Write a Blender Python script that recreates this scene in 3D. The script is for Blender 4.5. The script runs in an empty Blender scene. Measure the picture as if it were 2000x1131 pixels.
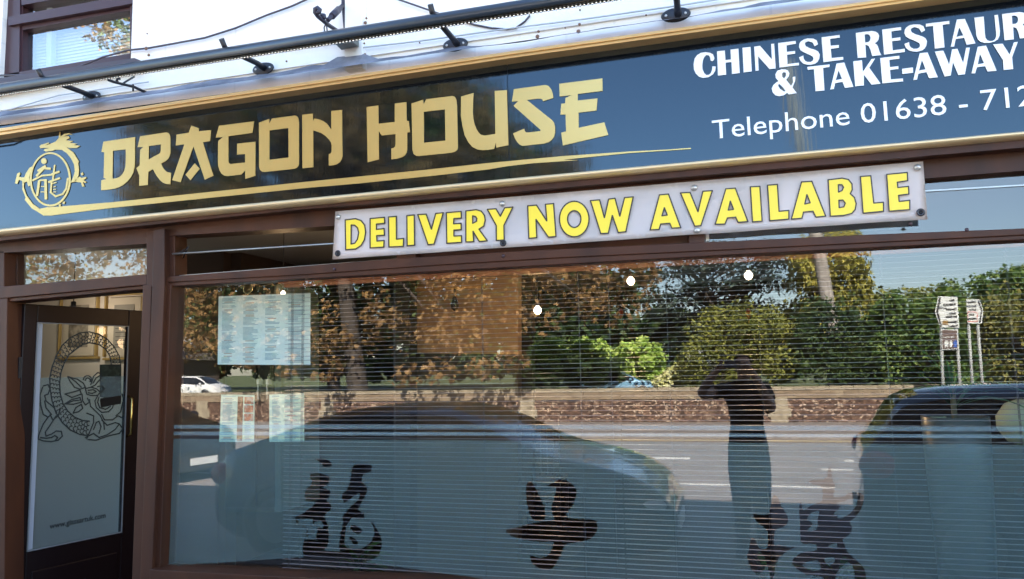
import bpy, bmesh, math, random
import numpy as np
from mathutils import Vector, Matrix
R = math.radians
random.seed(7); rng = np.random.default_rng(7)
sc = bpy.context.scene; COL = sc.collection

# ---------------- camera, world, sun, exposure ----------------
F_PX = 1470.0
YAW, PITCH, ROLL = R(-16.24), R(6.0), R(-1.11)
_f = Vector((math.sin(YAW)*math.cos(PITCH), math.cos(YAW)*math.cos(PITCH), math.sin(PITCH)))
_r = Vector((math.cos(YAW), -math.sin(YAW), 0)); _u = _r.cross(_f)
_r2 = _r*math.cos(ROLL)+_u*math.sin(ROLL); _u2 = -_r*math.sin(ROLL)+_u*math.cos(ROLL)
CAM = Vector((0, -3.3, 1.6))
cd = bpy.data.cameras.new('camera'); cam = bpy.data.objects.new('camera', cd); COL.objects.link(cam)
cd.sensor_width = 36; cd.lens = 36*F_PX/2000; cd.clip_start = 0.005; cd.clip_end = 2000
m = Matrix((_r2, _u2, -_f)).transposed().to_4x4(); m.translation = CAM; cam.matrix_world = m
sc.camera = cam

SUN_EL, SUN_AZ = R(41), R(14)      # sun behind the building (+Y), turned a little to +X
w = bpy.data.worlds.new('World'); sc.world = w; w.use_nodes = True
nt = w.node_tree; nt.nodes.clear()
sky = nt.nodes.new('ShaderNodeTexSky'); sky.sky_type = 'NISHITA'; sky.sun_disc = False
sky.sun_elevation = SUN_EL; sky.sun_rotation = SUN_AZ; sky.air_density = 1.0; sky.dust_density = 0.6; sky.ozone_density = 1.5
bg = nt.nodes.new('ShaderNodeBackground'); bg.inputs[1].default_value = 0.07
wo = nt.nodes.new('ShaderNodeOutputWorld'); nt.links.new(sky.outputs[0], bg.inputs[0]); nt.links.new(bg.outputs[0], wo.inputs[0])
sl = bpy.data.lights.new('sun', 'SUN'); sl.energy = 5.0; sl.angle = R(0.53); sl.color = (1, .93, .82)
so = bpy.data.objects.new('sun', sl); COL.objects.link(so)
sd = Vector((math.sin(SUN_AZ)*math.cos(SUN_EL), math.cos(SUN_AZ)*math.cos(SUN_EL), math.sin(SUN_EL)))
so.rotation_euler = (-sd).to_track_quat('-Z', 'Y').to_euler()
sc.view_settings.view_transform = 'Standard'; sc.view_settings.look = 'None'
sc.view_settings.gamma = 1; sc.view_settings.exposure = 3.8
try:
    sc.cycles.max_bounces = 10; sc.cycles.transparent_max_bounces = 24; sc.cycles.glossy_bounces = 5
    sc.cycles.diffuse_bounces = 4; sc.cycles.caustics_reflective = False; sc.cycles.caustics_refractive = False
    sc.cycles.sample_clamp_indirect = 4; sc.cycles.use_denoising = True
except Exception: pass

# ---------------- helpers ----------------
def U(px, py, Y=0.0):
    """photograph pixel (2000 x 1131) -> point on the vertical plane y = Y"""
    d = _f*F_PX + _r2*(px-1000) - _u2*(py-565.5)
    return CAM + d*((Y-CAM.y)/d.y)
def tag(o, label=None, cat=None, group=None, kind=None):
    if label: o['label'] = label
    if cat: o['category'] = cat
    if group: o['group'] = group
    if kind: o['kind'] = kind
    return o
def link(o, parent=None):
    COL.objects.link(o)
    if parent: o.parent = parent
    return o
def thing(name, label, cat, loc=(0, 0, 0), rz=0, group=None):
    o = bpy.data.objects.new(name, None); link(o); o.location = loc; o.rotation_euler = (0, 0, rz)
    o.empty_display_size = .1
    return tag(o, label, cat, group)
def obj(name, bm, mat, parent=None, smooth=False, bevel=0):
    me = bpy.data.meshes.new(name); bm.to_mesh(me); bm.free()
    for mm in (mat if isinstance(mat, (list, tuple)) else [mat]): me.materials.append(mm)
    if smooth: me.polygons.foreach_set('use_smooth', [True]*len(me.polygons))
    o = bpy.data.objects.new(name, me); link(o, parent)
    if bevel:
        b = o.modifiers.new('b', 'BEVEL'); b.width = bevel; b.segments = 2; b.limit_method = 'ANGLE'
    return o
def B(): return bmesh.new()
def add_box(bm, x0, x1, y0, y1, z0, z1, mi=0, M=None):
    vs = [bm.verts.new(v) for v in ((x0,y0,z0),(x1,y0,z0),(x1,y1,z0),(x0,y1,z0),(x0,y0,z1),(x1,y0,z1),(x1,y1,z1),(x0,y1,z1))]
    if M is not None:
        for v in vs: v.co = M @ v.co
    for f in ((0,3,2,1),(4,5,6,7),(0,1,5,4),(1,2,6,5),(2,3,7,6),(3,0,4,7)):
        bm.faces.new([vs[i] for i in f]).material_index = mi
    return bm
def box(*a, **k): return add_box(B(), *a, **k)
def add_poly(bm, pts, y0, y1, mi=0):
    """pts = list of (x,z) world; prism between planes y0 and y1"""
    a = [bm.verts.new((x, y0, z)) for x, z in pts]; b = [bm.verts.new((x, y1, z)) for x, z in pts]
    n = len(pts)
    fs = [bm.faces.new(a), bm.faces.new(b[::-1])]
    for i in range(n): fs.append(bm.faces.new((a[i], b[i], b[(i+1) % n], a[(i+1) % n])))
    for f in fs: f.material_index = mi
    bmesh.ops.recalc_face_normals(bm, faces=fs)
    return bm
def pxpoly(bm, pxs, yf, yb, mi=0):
    return add_poly(bm, [(U(x, y, yf).x, U(x, y, yf).z) for x, y in pxs], yf, yb, mi)
def band(bm, top, bot, yf, yb):
    """a strip given by its top and bottom edge pixel polylines (left to right)"""
    return pxpoly(bm, list(top)+list(bot)[::-1], yf, yb)
def add_tube(bm, pts, r, seg=8, cap=True, mi=0):
    pts = [Vector(p) for p in pts]; rs = r if isinstance(r, (list, tuple)) else [r]*len(pts)
    rings = []; prev = None
    for i, p in enumerate(pts):
        d = (pts[min(i+1, len(pts)-1)]-pts[max(i-1, 0)]).normalized()
        if prev is None: a = d.orthogonal().normalized()
        else:
            a = prev-d*prev.dot(d)
            a = a.normalized() if a.length > 1e-5 else d.orthogonal().normalized()
        prev = a; b = d.cross(a)
        rings.append([bm.verts.new(p+(a*math.cos(t)+b*math.sin(t))*rs[i]) for t in [2*math.pi*k/seg for k in range(seg)]])
    for i in range(len(rings)-1):
        for k in range(seg):
            f = bm.faces.new((rings[i][k], rings[i][(k+1) % seg], rings[i+1][(k+1) % seg], rings[i+1][k])); f.smooth = True; f.material_index = mi
    if cap:
        try: bm.faces.new(rings[0][::-1]).material_index = mi; bm.faces.new(rings[-1]).material_index = mi
        except Exception: pass
    return bm
def tube(*a, **k): return add_tube(B(), *a, **k)
def add_lathe(bm, prof, c=(0, 0, 0), seg=20, axis='Z', mi=0, cap=True):
    rings = []
    for r_, h in prof:
        ring = []
        for k in range(seg):
            t = 2*math.pi*k/seg; x, y = r_*math.cos(t), r_*math.sin(t)
            v = (x, y, h) if axis == 'Z' else ((x, h, y) if axis == 'Y' else (h, x, y))
            ring.append(bm.verts.new((v[0]+c[0], v[1]+c[1], v[2]+c[2])))
        rings.append(ring)
    for i in range(len(rings)-1):
        for k in range(seg):
            f = bm.faces.new((rings[i][k], rings[i][(k+1) % seg], rings[i+1][(k+1) % seg], rings[i+1][k])); f.smooth = True; f.material_index = mi
    for rg, s in ((rings[0], -1), (rings[-1], 1)):
        if cap and prof[0 if s < 0 else -1][0] > 1e-4: bm.faces.new(rg[::s]).material_index = mi
    bmesh.ops.recalc_face_normals(bm, faces=bm.faces)
    return bm
def lathe(*a, **k): return add_lathe(B(), *a, **k)
def flat(name, polys, Y, ex, mat, parent=None, holes=(), world=False):
    """filled outlines (pixels, or world x,z), even-odd holes, a slab of half thickness ex centred on plane Y"""
    cu = bpy.data.curves.new(name, 'CURVE'); cu.dimensions = '2D'; cu.fill_mode = 'BOTH'; cu.extrude = ex
    for P in list(polys)+list(holes):
        s = cu.splines.new('POLY'); s.points.add(len(P)-1); s.use_cyclic_u = True
        for i, (a, b) in enumerate(P):
            if world: x, z = a, b
            else: v = U(a, b, Y); x, z = v.x, v.z
            s.points[i].co = (x, z, 0, 1)
    t = bpy.data.objects.new('t', cu); COL.objects.link(t)
    dg = bpy.context.evaluated_depsgraph_get(); dg.update()
    me = bpy.data.meshes.new_from_object(t.evaluated_get(dg)); COL.objects.unlink(t); bpy.data.objects.remove(t)
    me.transform(Matrix(((1, 0, 0, 0), (0, 0, -1, Y), (0, 1, 0, 0), (0, 0, 0, 1))))
    me.materials.clear(); me.materials.append(mat); me.name = name
    return link(bpy.data.objects.new(name, me), parent)
def text_mesh(name, s, size, mat, M, parent=None, ex=.0005, offset=0, align='LEFT', sx=1.0, spacing=1.0):
    cu = bpy.data.curves.new(name, 'FONT'); cu.body = s; cu.size = size; cu.extrude = ex; cu.offset = offset
    cu.align_x = align; cu.space_character = spacing; cu.resolution_u = 3
    t = bpy.data.objects.new('t', cu); COL.objects.link(t)
    dg = bpy.context.evaluated_depsgraph_get(); dg.update()
    me = bpy.data.meshes.new_from_object(t.evaluated_get(dg)); COL.objects.unlink(t); bpy.data.objects.remove(t)
    me.transform(M @ Matrix.Diagonal((sx, 1, 1, 1))); me.materials.clear(); me.materials.append(mat)
    return link(bpy.data.objects.new(name, me), parent)
def copy_tree(o, parent=None):
    c = o.copy(); COL.objects.link(c); c.parent = parent
    for ch in list(o.children): copy_tree(ch, c)
    return c
def Z(ox, oy, s, pts): return [(ox+x/s, oy+y/s) for x, y in pts]
def smooth_poly(P, n=1):
    for _ in range(n):
        Q = []
        for i in range(len(P)):
            a, b = P[i], P[(i+1) % len(P)]
            Q.append((a[0]*.78+b[0]*.22, a[1]*.78+b[1]*.22)); Q.append((a[0]*.22+b[0]*.78, a[1]*.22+b[1]*.78))
        P = Q
    return P

# ---------------- materials ----------------
MC = {}
def mat(name, color=(.5, .5, .5), rough=.5, metal=0, spec=.5, emit=None, es=1, noise=None, bump=None, coat=0):
    """noise=(scale, color2, lo, hi[, (sx,sy,sz)]); bump=(scale, strength, distance[, (sx,sy,sz)])"""
    if name in MC: return MC[name]
    m_ = bpy.data.materials.new(name); m_.use_nodes = True; n = m_.node_tree.nodes; L = m_.node_tree.links
    p = n['Principled BSDF']; p.inputs['Base Color'].default_value = (*color, 1); p.inputs['Roughness'].default_value = rough
    p.inputs['Metallic'].default_value = metal; p.inputs['Specular IOR Level'].default_value = spec
    p.inputs['Coat Weight'].default_value = coat
    if emit: p.inputs['Emission Color'].default_value = (*emit, 1); p.inputs['Emission Strength'].default_value = es
    tc = n.new('ShaderNodeTexCoord')
    def nz(scale, sv, det=4):
        mp = n.new('ShaderNodeMapping'); mp.inputs['Scale'].default_value = sv
        t = n.new('ShaderNodeTexNoise'); t.inputs['Scale'].default_value = scale; t.inputs['Detail'].default_value = det
        L.new(tc.outputs['Object'], mp.inputs[0]); L.new(mp.outputs[0], t.inputs[0]); return t
    if noise:
        t = nz(noise[0], noise[4] if len(noise) > 4 else (1, 1, 1))
        cr = n.new('ShaderNodeMapRange'); cr.inputs[1].default_value = noise[2]; cr.inputs[2].default_value = noise[3]
        mx = n.new('ShaderNodeMix'); mx.data_type = 'RGBA'; mx.inputs[6].default_value = (*color, 1); mx.inputs[7].default_value = (*noise[1], 1)
        L.new(t.outputs[0], cr.inputs[0]); L.new(cr.outputs[0], mx.inputs[0]); L.new(mx.outputs[2], p.inputs['Base Color'])
    if bump:
        t = nz(bump[0], bump[3] if len(bump) > 3 else (1, 1, 1), 3)
        b = n.new('ShaderNodeBump'); b.inputs['Strength'].default_value = bump[1]; b.inputs['Distance'].default_value = bump[2]
        L.new(t.outputs[0], b.inputs['Height']); L.new(b.outputs[0], p.inputs['Normal'])
    MC[name] = m_; return m_
def glass_mat(name, f0=.1, tint=(.96, .98, .97), wob=.0, gmax=1.0):
    """thin clear glazing: mirror part by Fresnel on the outer face, the rest passes straight through"""
    if name in MC: return MC[name]
    m_ = bpy.data.materials.new(name); m_.use_nodes = True; n = m_.node_tree.nodes; L = m_.node_tree.links; n.clear()
    out = n.new('ShaderNodeOutputMaterial'); g = n.new('ShaderNodeBsdfGlossy'); g.inputs['Roughness'].default_value = 0.0
    t = n.new('ShaderNodeBsdfTransparent'); t.inputs[0].default_value = (*tint, 1)
    lw = n.new('ShaderNodeLayerWeight'); lw.inputs['Blend'].default_value = .5
    pw = n.new('ShaderNodeMath'); pw.operation = 'POWER'; pw.inputs[1].default_value = 5; L.new(lw.outputs['Facing'], pw.inputs[0])
    ma = n.new('ShaderNodeMath'); ma.operation = 'MULTIPLY_ADD'; ma.inputs[1].default_value = (1-f0)*gmax; ma.inputs[2].default_value = f0; L.new(pw.outputs[0], ma.inputs[0])
    ge = n.new('ShaderNodeNewGeometry'); iv = n.new('ShaderNodeMath'); iv.operation = 'SUBTRACT'; iv.inputs[0].default_value = 1; L.new(ge.outputs['Backfacing'], iv.inputs[1])
    mu = n.new('ShaderNodeMath'); mu.operation = 'MULTIPLY'; L.new(ma.outputs[0], mu.inputs[0]); L.new(iv.outputs[0], mu.inputs[1])
    mx = n.new('ShaderNodeMixShader'); L.new(mu.outputs[0], mx.inputs[0]); L.new(t.outputs[0], mx.inputs[1]); L.new(g.outputs[0], mx.inputs[2]); L.new(mx.outputs[0], out.inputs[0])
    if wob:
        tc = n.new('ShaderNodeTexCoord'); nz = n.new('ShaderNodeTexNoise'); nz.inputs['Scale'].default_value = 1.3; nz.inputs['Detail'].default_value = 1
        b = n.new('ShaderNodeBump'); b.inputs['Strength'].default_value = 1; b.inputs['Distance'].default_value = wob
        L.new(tc.outputs['Object'], nz.inputs[0]); L.new(nz.outputs[0], b.inputs['Height']); L.new(b.outputs[0], g.inputs['Normal'])
    MC[name] = m_; return m_
def film_mat(name, through=.7, color=(.75, .85, .88)):
    if name in MC: return MC[name]
    m_ = bpy.data.materials.new(name); m_.use_nodes = True; n = m_.node_tree.nodes; L = m_.node_tree.links; n.clear()
    out = n.new('ShaderNodeOutputMaterial'); t = n.new('ShaderNodeBsdfTransparent'); t.inputs[0].default_value = (.85, .95, 1, 1)
    d = n.new('ShaderNodeBsdfDiffuse'); d.inputs[0].default_value = (*color, 1); tr = n.new('ShaderNodeBsdfTranslucent'); tr.inputs[0].default_value = (*color, 1)
    m1 = n.new('ShaderNodeMixShader'); m1.inputs[0].default_value = .35; L.new(d.outputs[0], m1.inputs[1]); L.new(tr.outputs[0], m1.inputs[2])
    m2 = n.new('ShaderNodeMixShader'); m2.inputs[0].default_value = through; L.new(m1.outputs[0], m2.inputs[1]); L.new(t.outputs[0], m2.inputs[2]); L.new(m2.outputs[0], out.inputs[0])
    MC[name] = m_; return m_
def leaf_mat(name, c1, c2, c3, sc_=1.2):
    if name in MC: return MC[name]
    m_ = bpy.data.materials.new(name); m_.use_nodes = True; n = m_.node_tree.nodes; L = m_.node_tree.links; n.clear()
    out = n.new('ShaderNodeOutputMaterial'); tc = n.new('ShaderNodeTexCoord')
    nz = n.new('ShaderNodeTexNoise'); nz.inputs['Scale'].default_value = sc_; nz.inputs['Detail'].default_value = 2
    at_ = n.new('ShaderNodeAttribute'); at_.attribute_name = 'leafvar'
    ad = n.new('ShaderNodeMath'); ad.operation = 'ADD'; ml = n.new('ShaderNodeMath'); ml.operation = 'MULTIPLY'; ml.inputs[1].default_value = .55
    L.new(tc.outputs['Object'], nz.inputs[0]); L.new(at_.outputs['Fac'], ml.inputs[0]); L.new(nz.outputs[0], ad.inputs[0]); L.new(ml.outputs[0], ad.inputs[1])
    cr = n.new('ShaderNodeValToRGB'); e = cr.color_ramp.elements; e[0].position = .45; e[0].color = (*c1, 1); e[1].position = 1.0; e[1].color = (*c3, 1)
    k = e.new(.72); k.color = (*c2, 1); L.new(ad.outputs[0], cr.inputs[0])
    d = n.new('ShaderNodeBsdfPrincipled'); d.inputs['Roughness'].default_value = .6; d.inputs['Specular IOR Level'].default_value = .3
    t = n.new('ShaderNodeBsdfTranslucent'); mx = n.new('ShaderNodeMixShader'); mx.inputs[0].default_value = .3
    L.new(cr.outputs[0], d.inputs['Base Color']); L.new(cr.outputs[0], t.inputs[0]); L.new(d.outputs[0], mx.inputs[1]); L.new(t.outputs[0], mx.inputs[2]); L.new(mx.outputs[0], out.inputs[0])
    MC[name] = m_; return m_
def cobble_mat(name, scale, cols, mortar, dist=.02, bs=(1, 1, 1.3)):
    if name in MC: return MC[name]
    m_ = bpy.data.materials.new(name); m_.use_nodes = True; n = m_.node_tree.nodes; L = m_.node_tree.links
    p = n['Principled BSDF']; p.inputs['Roughness'].default_value = .8
    tc = n.new('ShaderNodeTexCoord'); mp = n.new('ShaderNodeMapping'); mp.inputs['Scale'].default_value = bs; L.new(tc.outputs['Object'], mp.inputs[0])
    v = n.new('ShaderNodeTexVoronoi'); v.inputs['Scale'].default_value = scale; L.new(mp.outputs[0], v.inputs[0])
    ve = n.new('ShaderNodeTexVoronoi'); ve.feature = 'DISTANCE_TO_EDGE'; ve.inputs['Scale'].default_value = scale; L.new(mp.outputs[0], ve.inputs[0])
    sp = n.new('ShaderNodeSeparateColor'); L.new(v.outputs['Color'], sp.inputs[0])
    cr = n.new('ShaderNodeValToRGB'); el = cr.color_ramp.elements; el[0].color = (*cols[0], 1); el[1].color = (*cols[-1], 1)
    for i, c in enumerate(cols[1:-1]): q = el.new((i+1)/(len(cols)-1)); q.color = (*c, 1)
    L.new(sp.outputs[0], cr.inputs[0])
    mr = n.new('ShaderNodeMapRange'); mr.inputs[1].default_value = .02; mr.inputs[2].default_value = .12; L.new(ve.outputs['Distance'], mr.inputs[0])
    mx = n.new('ShaderNodeMix'); mx.data_type = 'RGBA'; mx.inputs[6].default_value = (*mortar, 1); L.new(mr.outputs[0], mx.inputs[0]); L.new(cr.outputs[0], mx.inputs[7]); L.new(mx.outputs[2], p.inputs['Base Color'])
    b = n.new('ShaderNodeBump'); b.inputs['Distance'].default_value = dist; L.new(mr.outputs[0], b.inputs['Height']); L.new(b.outputs[0], p.inputs['Normal'])
    MC[name] = m_; return m_
def brick_mat(name, c1, c2, mortar, scale=1.0, bump=.4, w_=.22, h_=.075, blotch=None):
    if name in MC: return MC[name]
    m_ = bpy.data.materials.new(name); m_.use_nodes = True; n = m_.node_tree.nodes; L = m_.node_tree.links
    p = n['Principled BSDF']; p.inputs['Roughness'].default_value = .75
    tc = n.new('ShaderNodeTexCoord'); sx = n.new('ShaderNodeSeparateXYZ'); cx = n.new('ShaderNodeCombineXYZ')
    L.new(tc.outputs['Object'], sx.inputs[0]); L.new(sx.outputs[0], cx.inputs[0]); L.new(sx.outputs[2], cx.inputs[1])
    br = n.new('ShaderNodeTexBrick'); br.inputs['Scale'].default_value = scale; br.inputs['Brick Width'].default_value = w_; br.inputs['Row Height'].default_value = h_
    br.inputs['Mortar Size'].default_value = .006; br.inputs['Color1'].default_value = (*c1, 1); br.inputs['Color2'].default_value = (*c2, 1); br.inputs['Mortar'].default_value = (*mortar, 1)
    L.new(cx.outputs[0], br.inputs[0])
    nz = n.new('ShaderNodeTexNoise'); nz.inputs['Scale'].default_value = 3; nz.inputs['Detail'].default_value = 6; L.new(tc.outputs['Object'], nz.inputs[0])
    mr = n.new('ShaderNodeMapRange'); mr.inputs[1].default_value = .5; mr.inputs[2].default_value = .75; L.new(nz.outputs[0], mr.inputs[0])
    mx = n.new('ShaderNodeMix'); mx.data_type = 'RGBA'; mx.inputs[7].default_value = (*(blotch or c2), 1); L.new(mr.outputs[0], mx.inputs[0]); L.new(br.outputs['Color'], mx.inputs[6]); L.new(mx.outputs[2], p.inputs['Base Color'])
    b = n.new('ShaderNodeBump'); b.inputs['Strength'].default_value = bump; b.inputs['Distance'].default_value = .006; b.invert = True
    L.new(br.outputs['Fac'], b.inputs['Height']); L.new(b.outputs[0], p.inputs['Normal'])
    MC[name] = m_; return m_

brown = mat('brown_gloss_paint', (.070, .022, .009), .5, spec=.3, noise=(6, (.034, .012, .007), .4, .75, (1, 1, .25)), bump=(3, .25, .002, (14, 14, 1)))
brownH = mat('brown_stained_rail', (.070, .022, .009), .5, spec=.3, noise=(6, (.034, .012, .007), .4, .75, (1, 1, .25)), bump=(3, .25, .002, (1, 14, 14)))
maroon = mat('dark_maroon_paint', (.007, .002, .0025), .45, spec=.3)
blackish = mat('dark_seal', (.008, .008, .009), .5)
winpaint = mat('purple_brown_upvc', (.05, .022, .028), .4)
rubberg = mat('grey_gasket', (.16, .15, .16), .5)
white_wall = brick_mat('white_painted_masonry', (.88, .86, .83), (.86, .84, .81), (.80, .79, .77), 1.0, .25, .45, .15, blotch=(.89, .87, .84))
lead = mat('grey_lead_flashing', (.13, .14, .165), .9, spec=.15, noise=(5, (.30, .31, .35), .45, .7), bump=(25, .4, .004))
goldtrim = mat('gold_anodised_trim', (.74, .48, .20), .35, .45, noise=(2, (.64, .42, .18), .4, .6, (.3, 1, 1)))
creamtrim = mat('champagne_gold_trim', (.76, .58, .33), .35, .4)
goldvinyl = mat('gold_vinyl', (.56, .40, .14), .3, .6)
signblack = mat('gloss_black_panel', (.003, .0035, .005), 0.05, 0, .72, bump=(1, .10, .0010, (60, 1, 5)))
signblack.node_tree.nodes['Principled BSDF'].inputs['Specular Tint'].default_value = (.62, .84, 1.0, 1)
whitevinyl = mat('white_vinyl', (.86, .86, .86), .35)
trough = mat('slate_blue_metal', (.035, .05, .07), .3, .35)
ironblk = mat('black_iron', (.012, .012, .018), .45)
ironpaint = mat('faded_black_iron', (.03, .028, .05), .5)
pvc = mat('banner_vinyl', (.90, .83, .80), .42, noise=(2.2, (.84, .78, .76), .45, .75), bump=(4, .5, .006, (1, 1, 2)))
yellow = mat('yellow_print', (.93, .70, .045), .42)
outline = mat('black_print', (.03, .022, .02), .45)
bolt = mat('domed_bolt_cap', (.55, .53, .5), .3, .6)
eyelet = mat('dark_eyelet', (.05, .05, .055), .3, .7)
eyecore = mat('eyelet_hole', (.01, .01, .012), .6)
wire = mat('grey_cable', (.07, .06, .08), .6)
paleline = mat('painted_cable', (.5, .51, .54), .6)
glass = glass_mat('window_glass', .10, wob=.0004)
glass2 = glass_mat('plain_glass', .008, gmax=.12)
film = film_mat('frosted_film', .845, (.52, .62, .58))
stripef = film_mat('frosted_stripe', .80)
bead = mat('clear_bead', (.9, .92, .95), .2, .85, .8)

exec_order = None
# ---------------- ground ----------------
asph = mat('asphalt', (.205, .175, .163), .85, noise=(2.5, (.155, .135, .127), .35, .65, (.3, 1, 1)), bump=(120, .5, .004))
paving = mat('pavement_surface', (.20, .175, .16), .85, noise=(14, (.16, .14, .13), .4, .65), bump=(60, .3, .003))
kerbm = mat('kerb_stone', (.24, .21, .19), .8, noise=(8, (.17, .15, .135), .4, .6))
grassm = mat('lawn', (.05, .075, .02), .9, noise=(6, (.09, .10, .03), .4, .65), bump=(60, .8, .03))
roadwhite = mat('road_white', (.60, .59, .56), .7, noise=(9, (.36, .35, .33), .5, .7))
roadyellow = mat('road_yellow', (.36, .28, .10), .7, noise=(10, (.24, .2, .1), .4, .7))
def struct(name, bm, m_): return tag(obj(name, bm, m_), kind='structure')
struct('ground', box(-400, 400, -600, 200, -.6, -.13), grassm)
struct('road', box(-120, 120, -14.75, -2.35, -.3, -.1), asph)
struct('near_pavement', box(-60, 60, -2.23, -.0, -.3, .02), paving)
struct('near_kerb', box(-60, 60, -2.35, -2.23, -.3, .025), kerbm)
struct('far_kerb', box(-60, 60, -14.87, -14.75, -.3, .02), kerbm)
struct('far_pavement', box(-60, 60, -18.5, -14.87, -.3, .015), paving)
b_ = B()
for x0, x1 in ((-60, -9), (-6.2, -.85), (1.75, 7), (10, 16)): add_box(b_, x0, x1, -11.05, -10.85, -.1, -.096)
for x0, x1 in ((-60, -30), (-20, -8), (-1.9, 1.25), (4, 14)): add_box(b_, x0, x1, -7.98, -7.89, -.1, -.096)
for x0, x1 in ((1.25, 7), ): add_box(b_, x0, x1, -9.85, -9.76, -.1, -.096)
struct('road_marking', b_, roadwhite)
b_ = B(); add_box(b_, -60, 60, -14.5, -14.42, -.1, -.096); add_box(b_, -60, 60, -14.32, -14.24, -.1, -.096)
struct('yellow_kerb_line', b_, roadyellow)

# ---------------- the restaurant building ----------------
bld = thing('shop_building', 'white painted two storey building with brown timber shopfront under a long fascia', 'building')
XL, XR, EAVE, DEP = -9.0, 7.0, 5.5, 9.0
SGL, SGR = -4.75, 3.3                     # shopfront extent
def wx(px, py, Y=0): return U(px, py, Y).x
def wz(px, py, Y=0): return U(px, py, Y).z
# upper wall with the window opening left free (window at px x<256, y<110)
UWx1, UWz0, UWx0, UWz1 = wx(256, 100), wz(150, 140), wx(12, 40)-.03, 4.75
bm = B()
add_box(bm, XL, UWx0, 0, .3, 3.03, EAVE); add_box(bm, UWx1, XR, 0, .3, 3.03, EAVE)
add_box(bm, UWx0, UWx1, 0, .3, 3.03, UWz0); add_box(bm, UWx0, UWx1, 0, .3, UWz1, EAVE)
add_box(bm, XL, SGL, 0, .3, 0, 3.03); add_box(bm, SGR, XR, 0, .3, 0, 3.03)
add_box(bm, XL, XL+.3, .3, DEP, 0, EAVE); add_box(bm, XR-.3, XR, .3, DEP, 0, EAVE); add_box(bm, XL+.3, XR-.3, DEP-.3, DEP, 0, EAVE)
obj('wall', bm, white_wall, bld)
roofm = mat('slate_roof', (.09, .09, .10), .6, bump=(8, .5, .02))
bm = B(); a = R(30)
for y0, y1, z0, z1 in ((-.25, DEP/2, EAVE, EAVE+(DEP/2+.25)*math.tan(a)), (DEP+.25, DEP/2, EAVE, EAVE+(DEP/2+.25)*math.tan(a))):
    vs = [bm.verts.new(p) for p in ((XL-.1, y0, z0), (XR+.1, y0, z0), (XR+.1, y1, z1), (XL-.1, y1, z1))]
    v2 = [bm.verts.new(v.co+Vector((0, 0, .12))) for v in vs]
    bm.faces.new(vs); bm.faces.new(v2)
    for i in range(4): bm.faces.new((vs[i], vs[(i+1) % 4], v2[(i+1) % 4], v2[i]))
bmesh.ops.recalc_face_normals(bm, faces=bm.faces); obj('roof', bm, roofm, bld)
bm = B()
for x in (XL+.02, XR-.32): add_poly_ = None; 
for x in (XL+.05, XR-.05):
    bm = B(); f = bm.faces.new([bm.verts.new(p) for p in ((x, 0, EAVE), (x, DEP, EAVE), (x, DEP/2, EAVE+(DEP/2)*math.tan(a)))])
    r = bmesh.ops.extrude_face_region(bm, geom=bm.faces[:])
    for v in [e for e in r['geom'] if isinstance(e, bmesh.types.BMVert)]: v.co.x += .2 if v.co.x < 0 else -.2
    obj('gable', bm, white_wall, bld)
obj('gutter', tube([(XL, -.3, EAVE+.03), (XR, -.3, EAVE+.03)], .055), ironblk, bld)

# dado strips of the upper wall: projecting stone band, painted cable ledge and stains
band_m = white_wall
bm = B(); add_box(bm, XL, XR, -.014, -.002, 3.172, 3.285)
obj('stone_band', bm, mat('white_painted_stone', (.87, .85, .82), .7, noise=(5, (.80, .78, .75), .5, .8), bump=(12, .5, .005)), bld)
bm = B(); px0 = wx(683, 60)
add_box(bm, px0, wx(716, 60), -.05, -.002, 3.10, EAVE-.02); obj('pilaster', bm, mat('white_painted_stone'), bld)
# lead flashing, ragged top edge
bm = B(); xs = np.linspace(XL+.5, 3.4, 160); top = [3.148-.006*max(0, x+4)+.008*math.sin(x*2.1)+.005*math.sin(x*9)+random.uniform(-.003, .006)+(.03 if abs(x+1.75) < .13 else 0) for x in xs]
for i in range(len(xs)-1):
    q = [(xs[i], -.125, 3.082), (xs[i+1], -.125, 3.082), (xs[i+1], -.045, top[i+1]), (xs[i], -.045, top[i]), (xs[i+1], -.031, top[i+1]+.003), (xs[i], -.031, top[i]+.003)]
    v = [bm.verts.new(p) for p in q]; bm.faces.new((v[0], v[1], v[2], v[3])); bm.faces.new((v[3], v[2], v[4], v[5]))
bmesh.ops.remove_doubles(bm, verts=bm.verts, dist=.0005); obj('flashing', bm, lead, bld)
# small iron stubs and rust marks left in the wall
rust = mat('rust_stain', (.20, .11, .07), .8)
for px, py, s in ((286, 95, .022), (291, 108, .016), (292, 182, .02), (684, 115, .018), (685, 95, .012), (716, 36, .012), (714, 45, .018), (713, 108, .02), (712, 85, .01), (1050, 72, .02), (1052, 62, .014), (1130, 62, .02), (1132, 48, .014), (1133, 20, .01), (288, 66, .008), (820, 84, .008), (560, 120, .01), (1104, 55, .007), (1262, 30, .008)):
    v = U(px, py, -.032); obj('iron_stub', lathe([(0.001, -.006), (s*.5, -.004), (s*.4, .002), (.001, .002)], (v.x, v.y, v.z), 7, 'Y'), rust, bld)

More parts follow.
